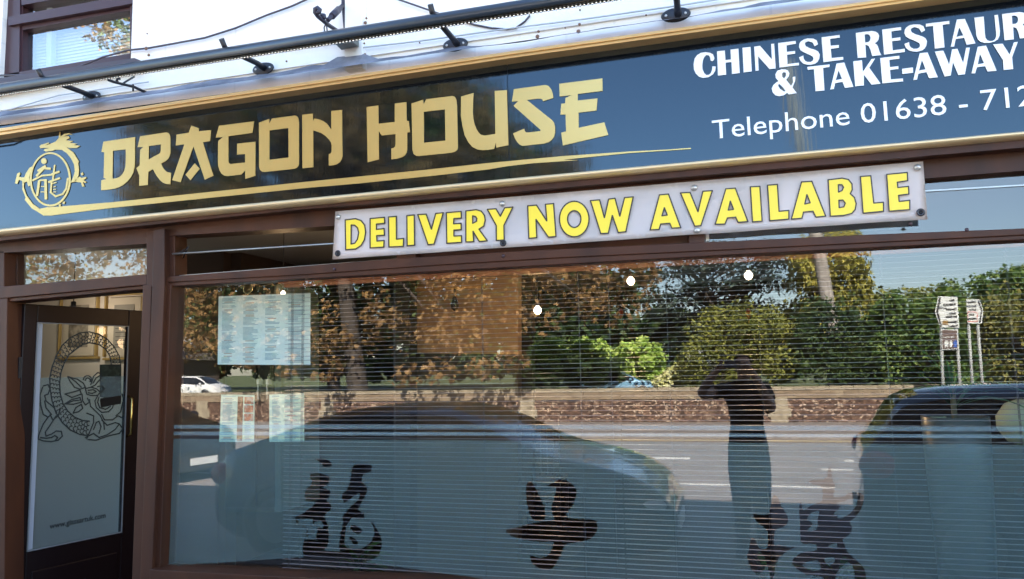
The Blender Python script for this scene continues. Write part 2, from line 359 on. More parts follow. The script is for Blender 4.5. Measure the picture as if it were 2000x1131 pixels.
# ---- upper window ----
win = obj('window', B(), winpaint, bld)
bm = B(); fy0, fy1 = .03, .12
def PX(bm, pts, yf, yb): pxpoly(bm, pts, yf, yb)
PX(bm, [(12, -60), (40, -60), (37, 148), (5, 158)], fy0, fy1)               # left jamb
PX(bm, [(12, -420), (270, -420), (270, -380), (12, -380)], fy0, fy1)
PX(bm, [(39, -40), (42, 10), (256, -28), (256, -70)], fy0-.004, fy1)        # (hidden) upper rail
PX(bm, [(16, 33), (262, -12), (262, 6), (16, 50)], fy0-.02, fy1)            # transom rail
PX(bm, [(40, -150), (46, -150), (44, 146), (33, 146)], fy0+.012, fy1)
PX(bm, [(254, -380), (262, -380), (262, 112), (254, 114)], fy0, fy1)
PX(bm, [(5, 146), (262, 103), (262, 112), (5, 160)], fy0, fy1)              # bottom rail
PX(bm, [(36, 52), (254, 15), (254, 20), (36, 60)], fy0+.01, fy1)
bm.to_mesh(win.data); bm.free()
sill = obj('sill', pxpoly(B(), [(-60, 161), (262, 113), (274, 118), (274, 128), (-60, 190)], -.07, .03), mat('grey_brown_sill', (.055, .045, .06), .5), win)
bm = B(); PX(bm, [(33, 58), (256, 17), (256, 108), (33, 149)], .075, .079); obj('pane', bm, glass_mat('upper_glass', .34), win)
bm = B(); PX(bm, [(40, -390), (256, -390), (256, -12), (40, 30)], .075, .079); obj('pane', bm, MC['upper_glass'], win)
bl = B(); z = wz(40, 150, .16)-.06
while z < 4.8:
    c = z; Mx = Matrix.Translation((0, .17, c)) @ Matrix.Rotation(R(58), 4, 'X')
    add_box(bl, UWx0, UWx1+.1, -.014, .014, -.0008, .0008, M=Mx); z += .0205
obj('slat_blind', bl, mat('white_blind', (.85, .87, .9), .5), win)
bm = B(); add_box(bm, UWx0-.1, UWx1+.1, .32, .34, 3.2, 4.8); obj('curtain_backing', bm, mat('pale_lining', (.75, .78, .84), .8), win)
bm = B(); PX(bm, [(94, -300), (102, -300), (100, 146), (90, 146)], .10, .13); obj('mullion', bm, mat('pale_blue_frame', (.45, .5, .6), .6), win)

# ---- cables on the upper wall ----
def cable(label, pts, r=.006, Y=-.02, m_=wire, group=None):
    return tag(obj('cable', tube([U(a, b, Y) for a, b in pts], r, 6), m_), label, 'cable', group)
cable('long grey cable sagging from the upstairs window sill up the white wall', [(-20, 148), (60, 146), (110, 143), (150, 132), (200, 112), (250, 98), (290, 94), (340, 85), (400, 74), (460, 55), (520, 30), (570, 12), (610, -6), (650, -25)], .0055)
cable('short dark cable dipping behind the trough light near the third bracket', [(775, -2), (810, 10), (850, 24), (890, 38), (925, 48), (960, 55), (990, 57), (1008, 54), (1025, 42), (1035, 30)], .0045)
cable('thin painted cable clipped level along the white stone band', [(300, 132), (500, 101), (640, 84), (700, 94), (820, 80), (1000, 55), (1150, 36), (1330, 10), (1420, -4)], .004, -.036, paleline)
cable('thin painted cable drooping down to the lead flashing at the left', [(-10, 222), (60, 202), (115, 186), (180, 177), (290, 160)], .0035, -.036, paleline)

# ---- iron hanging basket brackets ----
def scroll(c, r0, r1, t0, t1, Y, n=12):
    return [U(c[0]+(r0+(r1-r0)*k/n)*math.cos(t0+(t1-t0)*k/n), c[1]+(r0+(r1-r0)*k/n)*math.sin(t0+(t1-t0)*k/n), Y) for k in range(n+1)]
hb = thing('basket_bracket', 'black iron scrolled hanging basket bracket with vertical bar, above the trough light', 'bracket', U(672, 30, -.03))
def hp(name, bm, m_=ironpaint):
    o = obj(name, bm, m_, hb); o.matrix_parent_inverse = Matrix.Translation(-hb.location); return o
hp('wall_bar', tube([U(669, -60, -.035), U(671, 10, -.035), U(675, 56, -.035), U(676, 75, -.035)], .011, 6))
hp('strut', tube([U(671, 10, -.04), U(655, 24, -.14), U(640, 40, -.25)], .011, 6))
hp('strut_sleeve', tube([U(662, 18, -.1), U(648, 32, -.2)], .017, 6))
hp('arm', tube([U(676, 72, -.05), U(655, 58, -.12), U(640, 48, -.22), U(632, 41, -.3), U(621, 32, -.34), U(615, 24, -.36), U(615, 18, -.36), U(620, 15, -.36), U(625, 19, -.36), U(623, 25, -.36), U(620, 24, -.36)], .010, 6))
hp('scroll', tube([U(633, 41, -.3), U(626, 34, -.31), U(628, 29, -.31), U(633, 30, -.31), U(634, 34, -.31), U(631, 36, -.31)], .010, 6))
hp('hook', tube([U(636, 48, -.25), U(633, 54, -.25), U(634, 63, -.25), U(637, 66, -.25), U(639, 60, -.25), U(638, 50, -.25)], .0035, 5))
h2 = thing('basket_bracket', 'small black iron scroll bracket below the trough light beside the upstairs window', 'bracket', U(290, 182, -.03))
for nm, pts, r in (('arm', [(290, 183, -.035), (262, 170, -.12), (238, 164, -.2), (222, 160, -.26), (212, 156, -.3)], .008), ('strut', [(262, 150, -.05), (250, 157, -.13), (239, 164, -.2)], .005), ('scroll', [(239, 165, -.2), (231, 162, -.22), (228, 157, -.23), (230, 153, -.23), (234, 154, -.23)], .007), ('spike', [(260, 165, -.13), (260, 178, -.13)], .005)):
    o = obj(nm, tube([U(*p) for p in pts], r, 6), ironblk, h2); o.matrix_parent_inverse = Matrix.Translation(-h2.location)
# grey floodlight box under a cable
fl = thing('wall_light', 'small flat grey box light jutting from the white wall below the trough light', 'light', U(690, 90, -.03))
p = [U(656, 87, -.20), U(690, 83, -.20), U(702, 92, -.035), U(667, 98, -.035)]
bm = B(); v = [bm.verts.new(q) for q in p]; v2 = [bm.verts.new(q+Vector((0, 0, .03))) for q in p]
bm.faces.new(v); bm.faces.new(v2)
for i in range(4): bm.faces.new((v[i], v[(i+1) % 4], v2[(i+1) % 4], v2[i]))
bmesh.ops.recalc_face_normals(bm, faces=bm.faces)
o = obj('housing', bm, mat('dull_grey_metal', (.10, .11, .10), .5), fl); o.matrix_parent_inverse = Matrix.Translation(-fl.location)
o = obj('cable', tube([U(683, 100, -.04), U(686, 112, -.04), U(687, 130, -.04)], .007, 6), mat('white_painted_stone'), fl); o.matrix_parent_inverse = Matrix.Translation(-fl.location)

# ---------------- trough light ----------------
TY, TZ = -.37, 3.118
tl = thing('trough_light', 'long slate blue trough light on four black arms running above the gold lettered fascia', 'light', (-1.3, TY, TZ))
def tp(name, bm, m_, sm=False, par=None):
    o = obj(name, bm, m_, par or tl, sm); 
    if par is None: o.matrix_parent_inverse = Matrix.Translation(-tl.location)
    return o
X0, X1 = -4.12, 3.1
bm = B(); prof = []
for k in range(17):
    t = R(-118)+R(296)*k/16; prof.append((math.cos(t), math.sin(t)))
# open trough: outer shell, open low on the wall side
ro, ri = .0275, .0245
ring = [(ro*math.sin(R(200)+R(300)*k/18), ro*math.cos(R(200)+R(300)*k/18)) for k in range(19)] + [(ri*math.sin(R(500)-R(300)*k/18), ri*math.cos(R(500)-R(300)*k/18)) for k in range(19)]
A_ = [bm.verts.new((X0, TY+y, TZ+zz)) for y, zz in ring]; Bv = [bm.verts.new((X1, TY+y, TZ+zz)) for y, zz in ring]
for i in range(len(ring)):
    f = bm.faces.new((A_[i], A_[(i+1) % len(ring)], Bv[(i+1) % len(ring)], Bv[i])); f.smooth = True
bm.faces.new(A_); bm.faces.new(Bv[::-1]); bmesh.ops.recalc_face_normals(bm, faces=bm.faces)
tp('trough', bm, trough)
tp('end_cap', box(X0-.02, X0, TY-.03, TY+.03, TZ-.03, TZ+.03), trough)
bm = B(); add_box(bm, X0+.06, X1, TY-.004, TY+.024, TZ-.026, TZ-.018); ls = tp('led_strip', bm, mat('dark_led_strip', (.02, .022, .025), .3))
bm = B(); x = X0+.07
while x < X1-.02:
    bmesh.ops.create_icosphere(bm, subdivisions=1, radius=.0056, matrix=Matrix.Translation((x, TY+.010, TZ-.029)) @ Matrix.Diagonal((1, 1, 1.3, 1))); x += .0168
o = obj('led_bead', bm, bead, ls, True); tag(o, kind='stuff'); o.matrix_parent_inverse = ls.matrix_parent_inverse.copy(); o.matrix_parent_inverse = Matrix.Identity(4)
for px, py in ((180, 190), (515, 135), (890, 88), (1320, 30)):
    c = U(px, py, -.035)
    bm = B(); add_lathe(bm, [(.03, 0.0), (.034, -.004), (.03, -.009), (.012, -.011), (.001, -.011)], (0, 0, 0), 24, 'Y')
    for v in bm.verts: v.co = Vector((v.co.x*1.9, v.co.y, v.co.z))+c
    # arm flat bar out to the trough
    br_ = tp('bracket_arm', bm, ironblk, True)
    e = Vector((c.x+.02, TY, TZ+.02))
    o = obj('arm_bar', tube([c+Vector((.01, -.006, 0)), c+Vector((.012, -.08, .0)), e+Vector((0, 0, .005)), e+Vector((0, -.03, .04))], [.017, .014, .014, .013], 8), ironblk, br_)
    for s in (-1, 1): obj('screw', lathe([(.006, 0), (.006, -.004), (.001, -.005)], (c.x+s*.042, c.y-.008, c.z), 8, 'Y'), bolt, br_)
tag(obj('cable', tube([(X0-.01, TY, TZ-.02), (X0-.12, TY+.03, TZ-.07), (X0-.28, TY+.1, TZ-.10), (X0-.45, TY+.2, TZ-.1)], .006, 6), ironblk), 'black cable leaving the left end of the trough light', 'cable')

# ---------------- fascia sign ----------------
SY = -.06
fs = thing('fascia_sign', 'long glossy black restaurant fascia with gold and white lettering and gold edge trims', 'sign', (-1, SY, 2.46))
def fp(o, par=None):
    if par is None: o.parent = fs; o.matrix_parent_inverse = Matrix.Translation(-fs.location)
    else: o.parent = par
    return o
zt0, zt1 = 3.055, 3.09
jx = wx(993, 240, SY)
fp(obj('panel', box(SGL-.2, jx-.0015, SY, -.0, 2.445, 3.06), signblack)); fp(obj('panel', box(jx+.0015, SGR+.1, SY, -.0, 2.445, 3.06), signblack))
bm = B(); add_box(bm, jx-.012, jx+.012, SY+.012, -.03, 2.48, 3.05); fp(obj('panel_joint', bm, mat('joint_metal', (.25, .28, .32), .3, .6)))
topT = [(-150, 272), (0, 250), (350, 196), (700, 144), (1000, 99), (1300, 57), (1720, -2), (2300, -85)]
def shift(L_, d): return [(x, y+d) for x, y in L_]
bm = B(); band(bm, topT, shift(topT, 7), -.135, -.02); fp(obj('top_trim', bm, goldtrim, bevel=.004))
bm = B(); band(bm, shift(topT, 8), shift(topT, 14), -.125, -.02); fp(obj('top_trim', bm, goldtrim, bevel=.003))
botT = [(-150, 459), (0, 443), (350, 407), (600, 383), (1000, 344), (1300, 316), (1650, 284), (2000, 252), (2400, 216)]
pts = []
bm = B(); n_ = 9; prev = None
for px, py in botT:
    a = U(px, py, -.12); b = U(px, py+15.5, -.12); row = []
    for k in range(n_):
        t = math.pi*k/(n_-1); c = (a+b)/2; h = (a.z-b.z)/2
        row.append(bm.verts.new((c.x, -.061-.06*math.sin(t), c.z+h*math.cos(t))))
    if prev:
        for k in range(n_-1): bm.faces.new((prev[k], prev[k+1], row[k+1], row[k])).smooth = True
        bm.faces.new((prev[-1], prev[0], row[0], row[-1]))
    prev = row
bmesh.ops.recalc_face_normals(bm, faces=bm.faces); fp(obj('bottom_trim', bm, creamtrim))

LY = SY-.003
v1 = lambda p: Z(180, 220, 6.653, p); v2_ = lambda p: Z(400, 180, 6.653, p); v3 = lambda p: Z(690, 170, 6.653, p); v4 = lambda p: Z(900, 130, 6.653, p)
polys = [v1([(148,378),(560,318),(558,600),(553,700),(535,780),(505,840),(460,895),(400,945),(350,970),(290,990),(200,1003),(118,1010),(120,880),(185,865),(152,850),(158,515),(122,512)]),
 v1([(625,308),(960,258),(985,262),(1005,280),(1018,315),(1018,520),(1008,565),(990,600),(950,635),(898,660),(912,695),(935,735),(970,770),(1027,783),(1018,933),(960,926),(920,910),(885,880),(845,830),(790,735),(732,770),(725,940),(612,952),(615,820),(577,722),(618,688),(625,485),(665,448),(593,448)]),
 v1([(1290,168),(1390,205),(1385,243),(1547,228),(1533,370),(1440,385),(1577,820),(1465,872),(1318,440),(1150,905),(1042,878),(1200,412),(1088,428),(1098,288),(1258,262)]),
 v1([(1335,657),(1398,730),(1278,880),(1215,808)]),
 v2_([(187,437),(642,380),(620,530),(308,573),(308,900),(314,922),(335,935),(525,915),(525,805),(420,812),(422,670),(660,645),(658,1088),(528,1128),(525,1020),(475,1072),(290,1092),(250,1083),(215,1055),(190,1010),(176,960),(172,900),(175,635),(240,582),(143,592)]),
 v2_([(705,398),(838,348),(842,408),(872,345),(1170,305),(1195,310),(1215,335),(1225,390),(1225,930),(1218,958),(1195,985),(1160,997),(775,1038),(745,1032),(718,1010),(707,975)]),
 v2_([(1268,295),(1405,280),(1408,380),(1420,345),(1460,350),(1500,360),(1545,380),(1590,412),(1645,490),(1645,245),(1785,232),(1790,830),(1780,870),(1755,910),(1715,938),(1670,950),(1612,955),(1612,805),(1635,800),(1648,775),(1650,690),(1640,655),(1615,615),(1570,570),(1510,530),(1410,497),(1412,975),(1270,990)]),
 v3([(175,262),(327,240),(330,478),(540,455),(540,215),(692,197),(695,440),(722,443),(738,585),(702,592),(702,810),(695,850),(675,885),(640,910),(580,930),(497,940),(495,800),(525,793),(545,772),(550,740),(550,612),(370,630),(332,572),(335,940),(188,978)]),
 v3([(758,215),(910,165),(915,225),(948,160),(1290,117),(1320,128),(1340,165),(1350,250),(1360,790),(1350,820),(1320,842),(1270,855),(850,898),(815,893),(785,870),(770,820)]),
 v4([(5,390),(167,345),(160,470),(158,600),(164,680),(180,750),(205,815),(235,862),(265,887),(310,897),(370,890),(450,875),(442,318),(600,307),(620,1022),(462,1055),(458,985),(435,1070),(350,1085),(280,1087),(215,1078),(150,1045),(95,980),(50,890),(22,770),(2,640)]),
 v4([(690,295),(1100,240),(1140,252),(1175,295),(1195,345),(1203,408),(1068,453),(1060,430),(1040,420),(1000,418),(860,435),(1190,700),(1215,735),(1227,785),(1226,860),(1212,915),(1180,955),(1140,985),(1080,1003),(800,1032),(765,1015),(735,985),(705,935),(680,870),(825,808),(832,838),(848,855),(880,858),(1035,840),(1035,822),(685,512),(748,450),(665,458)]),
 v4([(1280,225),(1840,155),(1843,317),(1520,358),(1520,442),(1777,415),(1763,572),(1530,600),(1533,797),(1865,725),(1918,890),(1327,1027),(1305,860),(1368,845),(1362,625),(1295,625),(1305,485),(1357,478),(1360,410),(1440,372),(1285,390)])]
holes = [v1([(272,497),(438,478),(438,620),(433,700),(420,755),(395,800),(355,838),(310,855),(266,860)]), v1([(740,435),(895,413),(893,500),(880,530),(735,610)]),
 v2_([(842,498),(1088,467),(1090,850),(840,880)]), v3([(917,323),(1192,292),(1198,697),(920,725)])]
let = fp(flat('gold_lettering', polys, LY, .0012, goldvinyl, None, holes))
flat_u = flat('gold_underline', [[(86,421),(88,414),(93,405),(110,404),(220,395),(600,355),(700,345),(830,332),(954,318.5),(1100,305),(1230,296),(1300,292.5),(1349,289),(1350,291),(1300,294.5),(1230,299),(1100,312),(1130,313),(1040,319),(990,325),(954,331),(850,343),(700,358.5),(600,367),(220,406),(100,421)]], LY, .001, goldvinyl); fp(flat_u)
# round emblem
e1 = lambda p: Z(0, 230, 5.141, p)
def ell(cx, cy, rx, ry, n=48, rot=0): return [(cx+rx*math.cos(2*math.pi*k/n), cy+ry*math.sin(2*math.pi*k/n)) for k in range(n)]
em = flat('dragon_emblem', [ell(98.5, 350.5, 40, 53)], LY, .001, goldvinyl, None, [ell(98.3, 350.3, 36.3, 49.5)]); fp(em)
em2 = flat('emblem_dragon', [e1(p) for p in (
 [(398,290),(410,272),(440,265),(490,248),(495,256),(440,285),(500,265),(560,240),(590,205),(598,140),(606,145),(608,190),(645,163),(690,155),(740,172),(690,168),(640,188),(690,185),(700,205),(660,225),(735,235),(700,250),(775,262),(740,275),(806,282),(770,305),(700,305),(665,295),(740,350),(770,400),(795,440),(785,455),(795,520),(790,580),(760,640),(708,655),(735,600),(752,540),(745,470),(715,410),(670,355),(620,322),(560,322),(520,334),(460,340),(440,330),(450,315),(500,305),(440,303),(405,307)],
 [(755,625),(800,592),(820,605),(865,593),(868,608),(840,625),(870,648),(850,656),(830,640),(850,690),(825,692),(815,650),(760,645)], [(812,560),(830,545),(840,570),(822,582)],
 [(150,660),(175,560),(200,548),(205,565),(190,590),(215,600),(245,600),(260,560),(300,500),(345,480),(330,520),(305,560),(295,600),(305,680),(285,690),(272,640),(240,655),(215,630),(190,625),(175,665)],
 [(225,640),(243,650),(240,700),(268,780),(330,865),(400,915),(480,898),(520,910),(440,985),(380,945),(320,910),(250,825),(258,800),(225,720)],
 [(590,870),(615,865),(605,900),(595,900)], [(630,845),(655,840),(650,865),(632,868)])], LY-.0005, .001, goldvinyl); fp(em2, None)
def strokes(paths, s=1):
    out = []
    for w_, P in paths:
        for i in range(len(P)-1):
            a = Vector(P[i]); b = Vector(P[i+1]); d = (b-a).normalized(); n = Vector((-d.y, d.x))*w_/2; d = d*w_*.3
            out.append([tuple(a-d+n*.8), tuple(a-d*1.4), tuple(a-d-n*.8), tuple(b+d-n*.8), tuple(b+d*1.4), tuple(b+d+n*.8)])
    return out
st = strokes([(28,[(370,580),(440,505),(500,512)]),(26,[(385,530),(450,487)]),(22,[(330,628),(420,582),(515,572)]),(30,[(392,640),(372,775)]),(18,[(400,628),(455,625)]),(34,[(457,630),(460,808)]),(11,[(415,690),(440,690)]),(11,[(412,745),(440,745)]),(20,[(548,480),(530,620)]),(26,[(520,568),(588,543)]),(24,[(492,645),(595,608)]),(14,[(510,665),(562,650)]),(22,[(517,655),(508,750),(560,790),(630,765),(665,710),(680,612)]),(11,[(540,695),(557,690)]),(11,[(538,720),(558,718)]),(11,[(538,745),(558,745)])])
bm = B()
for i, P in enumerate(st+[ell(440, 435, 28, 30, 16)]): pxpoly(bm, e1(P), LY-.0005-i*.00003, LY+.001)
fp(obj('emblem_character', bm, goldvinyl))
# white lettering
a5 = lambda p: Z(1340, 40, 6.653, p); a6 = lambda p: Z(1600, 10, 6.655, p); a7 = lambda p: Z(1780, 10, 6.655, p)
Spx = a5([(1715,310),(1670,337),(1655,305),(1640,285),(1590,270),(1555,282),(1542,305),(1555,335),(1600,360),(1680,385),(1718,408),(1737,445),(1730,500),(1710,535),(1680,560),(1620,577),(1570,575),(1520,560),(1485,525),(1468,480),(1523,458),(1528,495),(1545,525),(1580,542),(1620,540),(1648,522),(1656,495),(1645,470),(1610,450),(1520,410),(1485,385),(1468,345),(1472,305),(1490,275),(1530,248),(1580,236),(1650,237),(1695,258)])
sx0, sy0 = 1340+1468/6.653, 40+237/6.653
S2 = [(1766.3+(x-sx0)*1.09, 48+(y-sy0)*1.04-(x-sx0)*.0) for x, y in Spx]
Ap = a7([(590,190),(695,180),(832,498),(718,518),(685,425),(575,443),(555,540),(512,543)]); Ah = a7([(622,290),(675,395),(585,415)])
Tp = a7([(187,245),(492,207),(494,245),(405,258),(430,550),(305,568),(280,270),(190,283)])
Np = a5([(885,343),(960,330),(1115,510),(1105,307),(1145,303),(1163,625),(1085,633),(935,465),(943,650),(903,658)])
def off(P, dx, dy, s=1, c=None):
    c = c or P[0]; return [(c[0]+(x-c[0])*s+dx, c[1]+(y-c[1])*s+dy) for x, y in P]
W_ = [a5([(340,530),(320,520),(312,480),(295,455),(265,450),(237,475),(218,520),(210,580),(215,640),(235,685),(265,712),(295,708),(322,685),(338,640),(342,598),(385,600),(380,650),(350,700),(290,738),(220,748),(165,730),(125,690),(103,640),(98,570),(110,500),(145,450),(190,423),(250,413),(310,420),(350,442),(368,490),(362,515)]),
 a5([(402,403),(503,391),(512,517),(582,508),(578,380),(680,367),(697,683),(597,698),(590,540),(513,550),(520,705),(415,718)]), a5([(732,357),(838,345),(853,662),(748,677)]), Np,
 a5([(1195,295),(1425,267),(1427,303),(1305,325),(1308,410),(1415,398),(1417,432),(1312,446),(1318,570),(1465,550),(1467,582),(1213,613)]), Spx,
 a6([(30,420),(265,390),(268,425),(140,440),(148,530),(255,520),(257,555),(150,570),(160,690),(310,675),(312,710),(55,743)]),
 a6([(475,362),(680,338),(730,345),(762,365),(778,400),(770,450),(750,478),(722,497),(750,515),(765,545),(785,610),(805,650),(690,663),(665,580),(640,530),(600,515),(610,680),(500,688)]),
 a6([(817,320),(1062,287),(1065,325),(937,343),(942,435),(1053,420),(1056,457),(945,470),(955,590),(1110,570),(1112,610),(843,645)]), S2, Tp, Ap,
 a7([(818,165),(940,150),(955,380),(962,425),(985,458),(1020,470),(1060,465),(1090,440),(1102,400),(1100,350),(1078,133),(1125,127),(1150,340),(1145,400),(1125,445),(1080,475),(1010,492),(950,492),(900,478),(865,450),(845,400)]),
 a7([(1178,118),(1400,92),(1450,98),(1490,120),(1500,165),(1485,215),(1445,257),(1480,285),(1500,330),(1540,420),(1410,435),(1385,340),(1365,300),(1322,285),(1330,445),(1210,460)]),
 off(Ap, 158, -21.5), off(Np, 2066-1473, 3-91, 1.02), off(Tp, 2108-1808, -36),
 a5([(1160,700),(1185,655),(1240,637),(1295,638),(1325,655),(1342,690),(1335,725),(1300,770),(1345,830),(1365,855),(1390,805),(1385,737),(1420,730),(1415,790),(1382,872),(1437,945),(1335,962),(1312,940),(1270,972),(1210,985),(1160,972),(1125,935),(1113,885),(1130,845),(1165,812),(1200,790),(1165,745)]),
 a5([(1575,605),(1865,573),(1862,605),(1780,618),(1797,910),(1683,920),(1660,635),(1580,642)]),
 a6([(225,762),(325,747),(443,1062),(335,1077),(302,1000),(208,1015),(190,1092),(143,1098)]), a6([(442,733),(555,718),(567,870),(680,702),(725,697),(650,815),(797,1022),(680,1035),(580,905),(580,1045),(468,1057)]),
 a6([(792,690),(1040,660),(1042,697),(910,713),(918,808),(1028,795),(1030,830),(920,843),(930,967),(1088,955),(1090,992),(820,1018)]), a6([(1077,830),(1218,812),(1221,880),(1080,897)]),
 a7([(108,628),(210,617),(342,938),(230,950),(195,873),(90,892),(72,970),(25,975)]), a7([(305,605),(415,592),(490,775),(528,577),(598,570),(672,755),(712,555),(760,553),(695,900),(610,910),(540,745),(510,917),(432,930)]),
 a7([(862,543),(970,528),(1107,853),(990,865),(958,795),(852,808),(828,887),(782,888)]), a7([(1062,512),(1185,503),(1275,645),(1332,487),(1382,480),(1308,680),(1322,832),(1198,845),(1190,715)])]
H_ = [a6([(590,382),(630,380),(655,392),(668,425),(660,460),(640,483),(598,488)]), Ah, a7([(1305,140),(1350,138),(1378,155),(1388,190),(1380,225),(1350,245),(1312,250)]), off(Ah, 158, -21.5, 1, Ap[0]),
 a5([(1245,690),(1265,672),(1295,680),(1300,715),(1275,755),(1250,735)]), a5([(1205,820),(1260,870),(1295,920),(1270,925),(1220,890),(1195,850)]), a6([(250,850),(298,960),(215,978)]),
 a7([(137,715),(185,835),(97,853)]), a7([(890,635),(945,755),(862,772)])]
fp(flat('white_lettering', W_, LY, .0012, whitevinyl, None, H_))
a = U(1391, 270, LY); b = U(1856, 222, LY); cap = (U(1392, 233, LY)-U(1396, 271, LY)).z
ang = math.atan2(b.z-U(1399, 270.5, LY).z, b.x-a.x)
def facing(P, ang=0): return Matrix.Translation(P) @ Matrix.Rotation(-ang, 4, 'Y') @ Matrix.Rotation(R(90), 4, 'X')
tmp = text_mesh('phone_lettering', 'Telephone 01638 - 712', cap/.729, whitevinyl, facing(Vector((0, 0, 0))), None, .0008)
wd = max(v.co.x for v in tmp.data.vertices); want = U(2022, 212, LY).x-a.x
tmp.data.transform(Matrix.Translation((a.x, LY, U(1399, 271, LY).z)) @ Matrix.Rotation(-ang, 4, 'Y') @ Matrix.Diagonal((want/wd, 1, 1, 1))); fp(tmp)

# ---------------- shopfront timber ----------------
shf = obj('shopfront_frame', B(), brown, bld)
bm = B()
def addq(pts, yf, yb): pxpoly(bm, pts, yf, yb)
# moulding under the fascia
band(bm, shift(botT, 16), [(-150, 480), (0, 470), (350, 433), (600, 408), (1000, 375), (1300, 348), (1650, 318), (2000, 288), (2400, 252)], -.075, -.015)
# head of the frame (in the shade of the fascia)
band(bm, [(-150, 468), (350, 425), (1000, 365), (2000, 275), (2400, 240)], [(-150, 506), (0, 494), (285, 476), (340, 460), (650, 441), (1000, 415), (1350, 388), (1800, 349), (2000, 333), (2400, 300)], .0, .11)
bm.to_mesh(shf.data); bm.free()
# posts
def part(name, polys, m_=brown, bev=.003):
    b = B()
    for pts, yf, yb in polys: pxpoly(b, pts, yf, yb)
    return obj(name, b, m_, bld, bevel=bev)
part('door_post', [([(279, 556), (296, 556), (276, 1145), (257, 1145)], -.005, .14), ([(286, 450), (303, 449), (302, 560), (297, 560), (286, 560)], -.004, .14)])
part('door_post', [([(300, 448), (321, 446), (321, 560), (295, 1145), (273, 1145), (297, 560)], -.035, .14)])
part('window_post', [([(321, 548), (334, 556), (312, 1116), (292, 1145)], -.008, .10), ([(321, 452), (341, 450), (341, 545), (321, 548)], .004, .10)])
part('door_head_rail', [([(-150, 574), (0, 560), (286, 536), (286, 556), (0, 583), (-150, 595)], -.004, .12), ([(-150, 597), (0, 584), (286, 557), (286, 564), (0, 591), (-150, 603)], .012, .13)], brownH)
part('door_jamb', [([(-40, 585), (14, 582), (8, 1145), (-60, 1145)], .0, .12), ([(18, 582), (22, 582), (17, 1145), (12, 1145)], .03, .12)])
part('transom_jamb', [([(-40, 490), (8, 490), (8, 562), (-40, 566)], .0, .12), ([(8, 490), (34, 488), (34, 556), (8, 560)], .075, .12)])
railT = [(318, 541), (500, 527), (774, 505), (1000, 491), (1400, 472), (1700, 458), (2000, 446), (2400, 430)]
railB = [(318, 560), (600, 544), (850, 530), (1100, 516), (1400, 499), (1700, 484), (2000, 468), (2400, 448)]
def lerp(P, Q, t): return [(a[0]+(b[0]-a[0])*t, a[1]+(b[1]-a[1])*t) for a, b in zip(P, Q)]
mid = [(318, 551), (600, 535), (850, 517), (1100, 502), (1400, 488), (1700, 473), (2000, 458), (2400, 439)]
b = B(); band(b, railT, shift(mid, 1), -.012, .10); band(b, shift(mid, 1), railB, -.004, .10); obj('transom_rail', b, brownH, bld, bevel=.003)
part('sill_rail', [([(292, 1112), (316, 1114), (540, 1126), (1000, 1146), (2400, 1190), (2400, 1215), (292, 1150)], -.05, .10)], brownH)
part('end_post', [([(2330, 440), (2400, 440), (2480, 1200), (2400, 1200)], -.02, .12)])
b = B(); add_box(b, SGL, -4.3, .0, .12, 0, 2.45); obj('pilaster', b, brown, bld)
b = B(); x_s = wx(300, 1130); add_box(b, x_s-.05, SGR, .01, .12, .02, .57); obj('stall_riser', b, brown, bld, bevel=.004)
b = B(); add_box(b, wx(2400, 700), SGR, .0, .12, .57, 2.45); obj('pilaster', b, brown, bld)
# little fixings along the rail
for px, py in ((653, 526), (983, 500), (1888, 449), (1778, 437)):
    v = U(px, py, -.014); obj('rail_screw', lathe([(.008, 0), (.007, -.004), (.001, -.005)], v, 10, 'Y'), winpaint, bld)

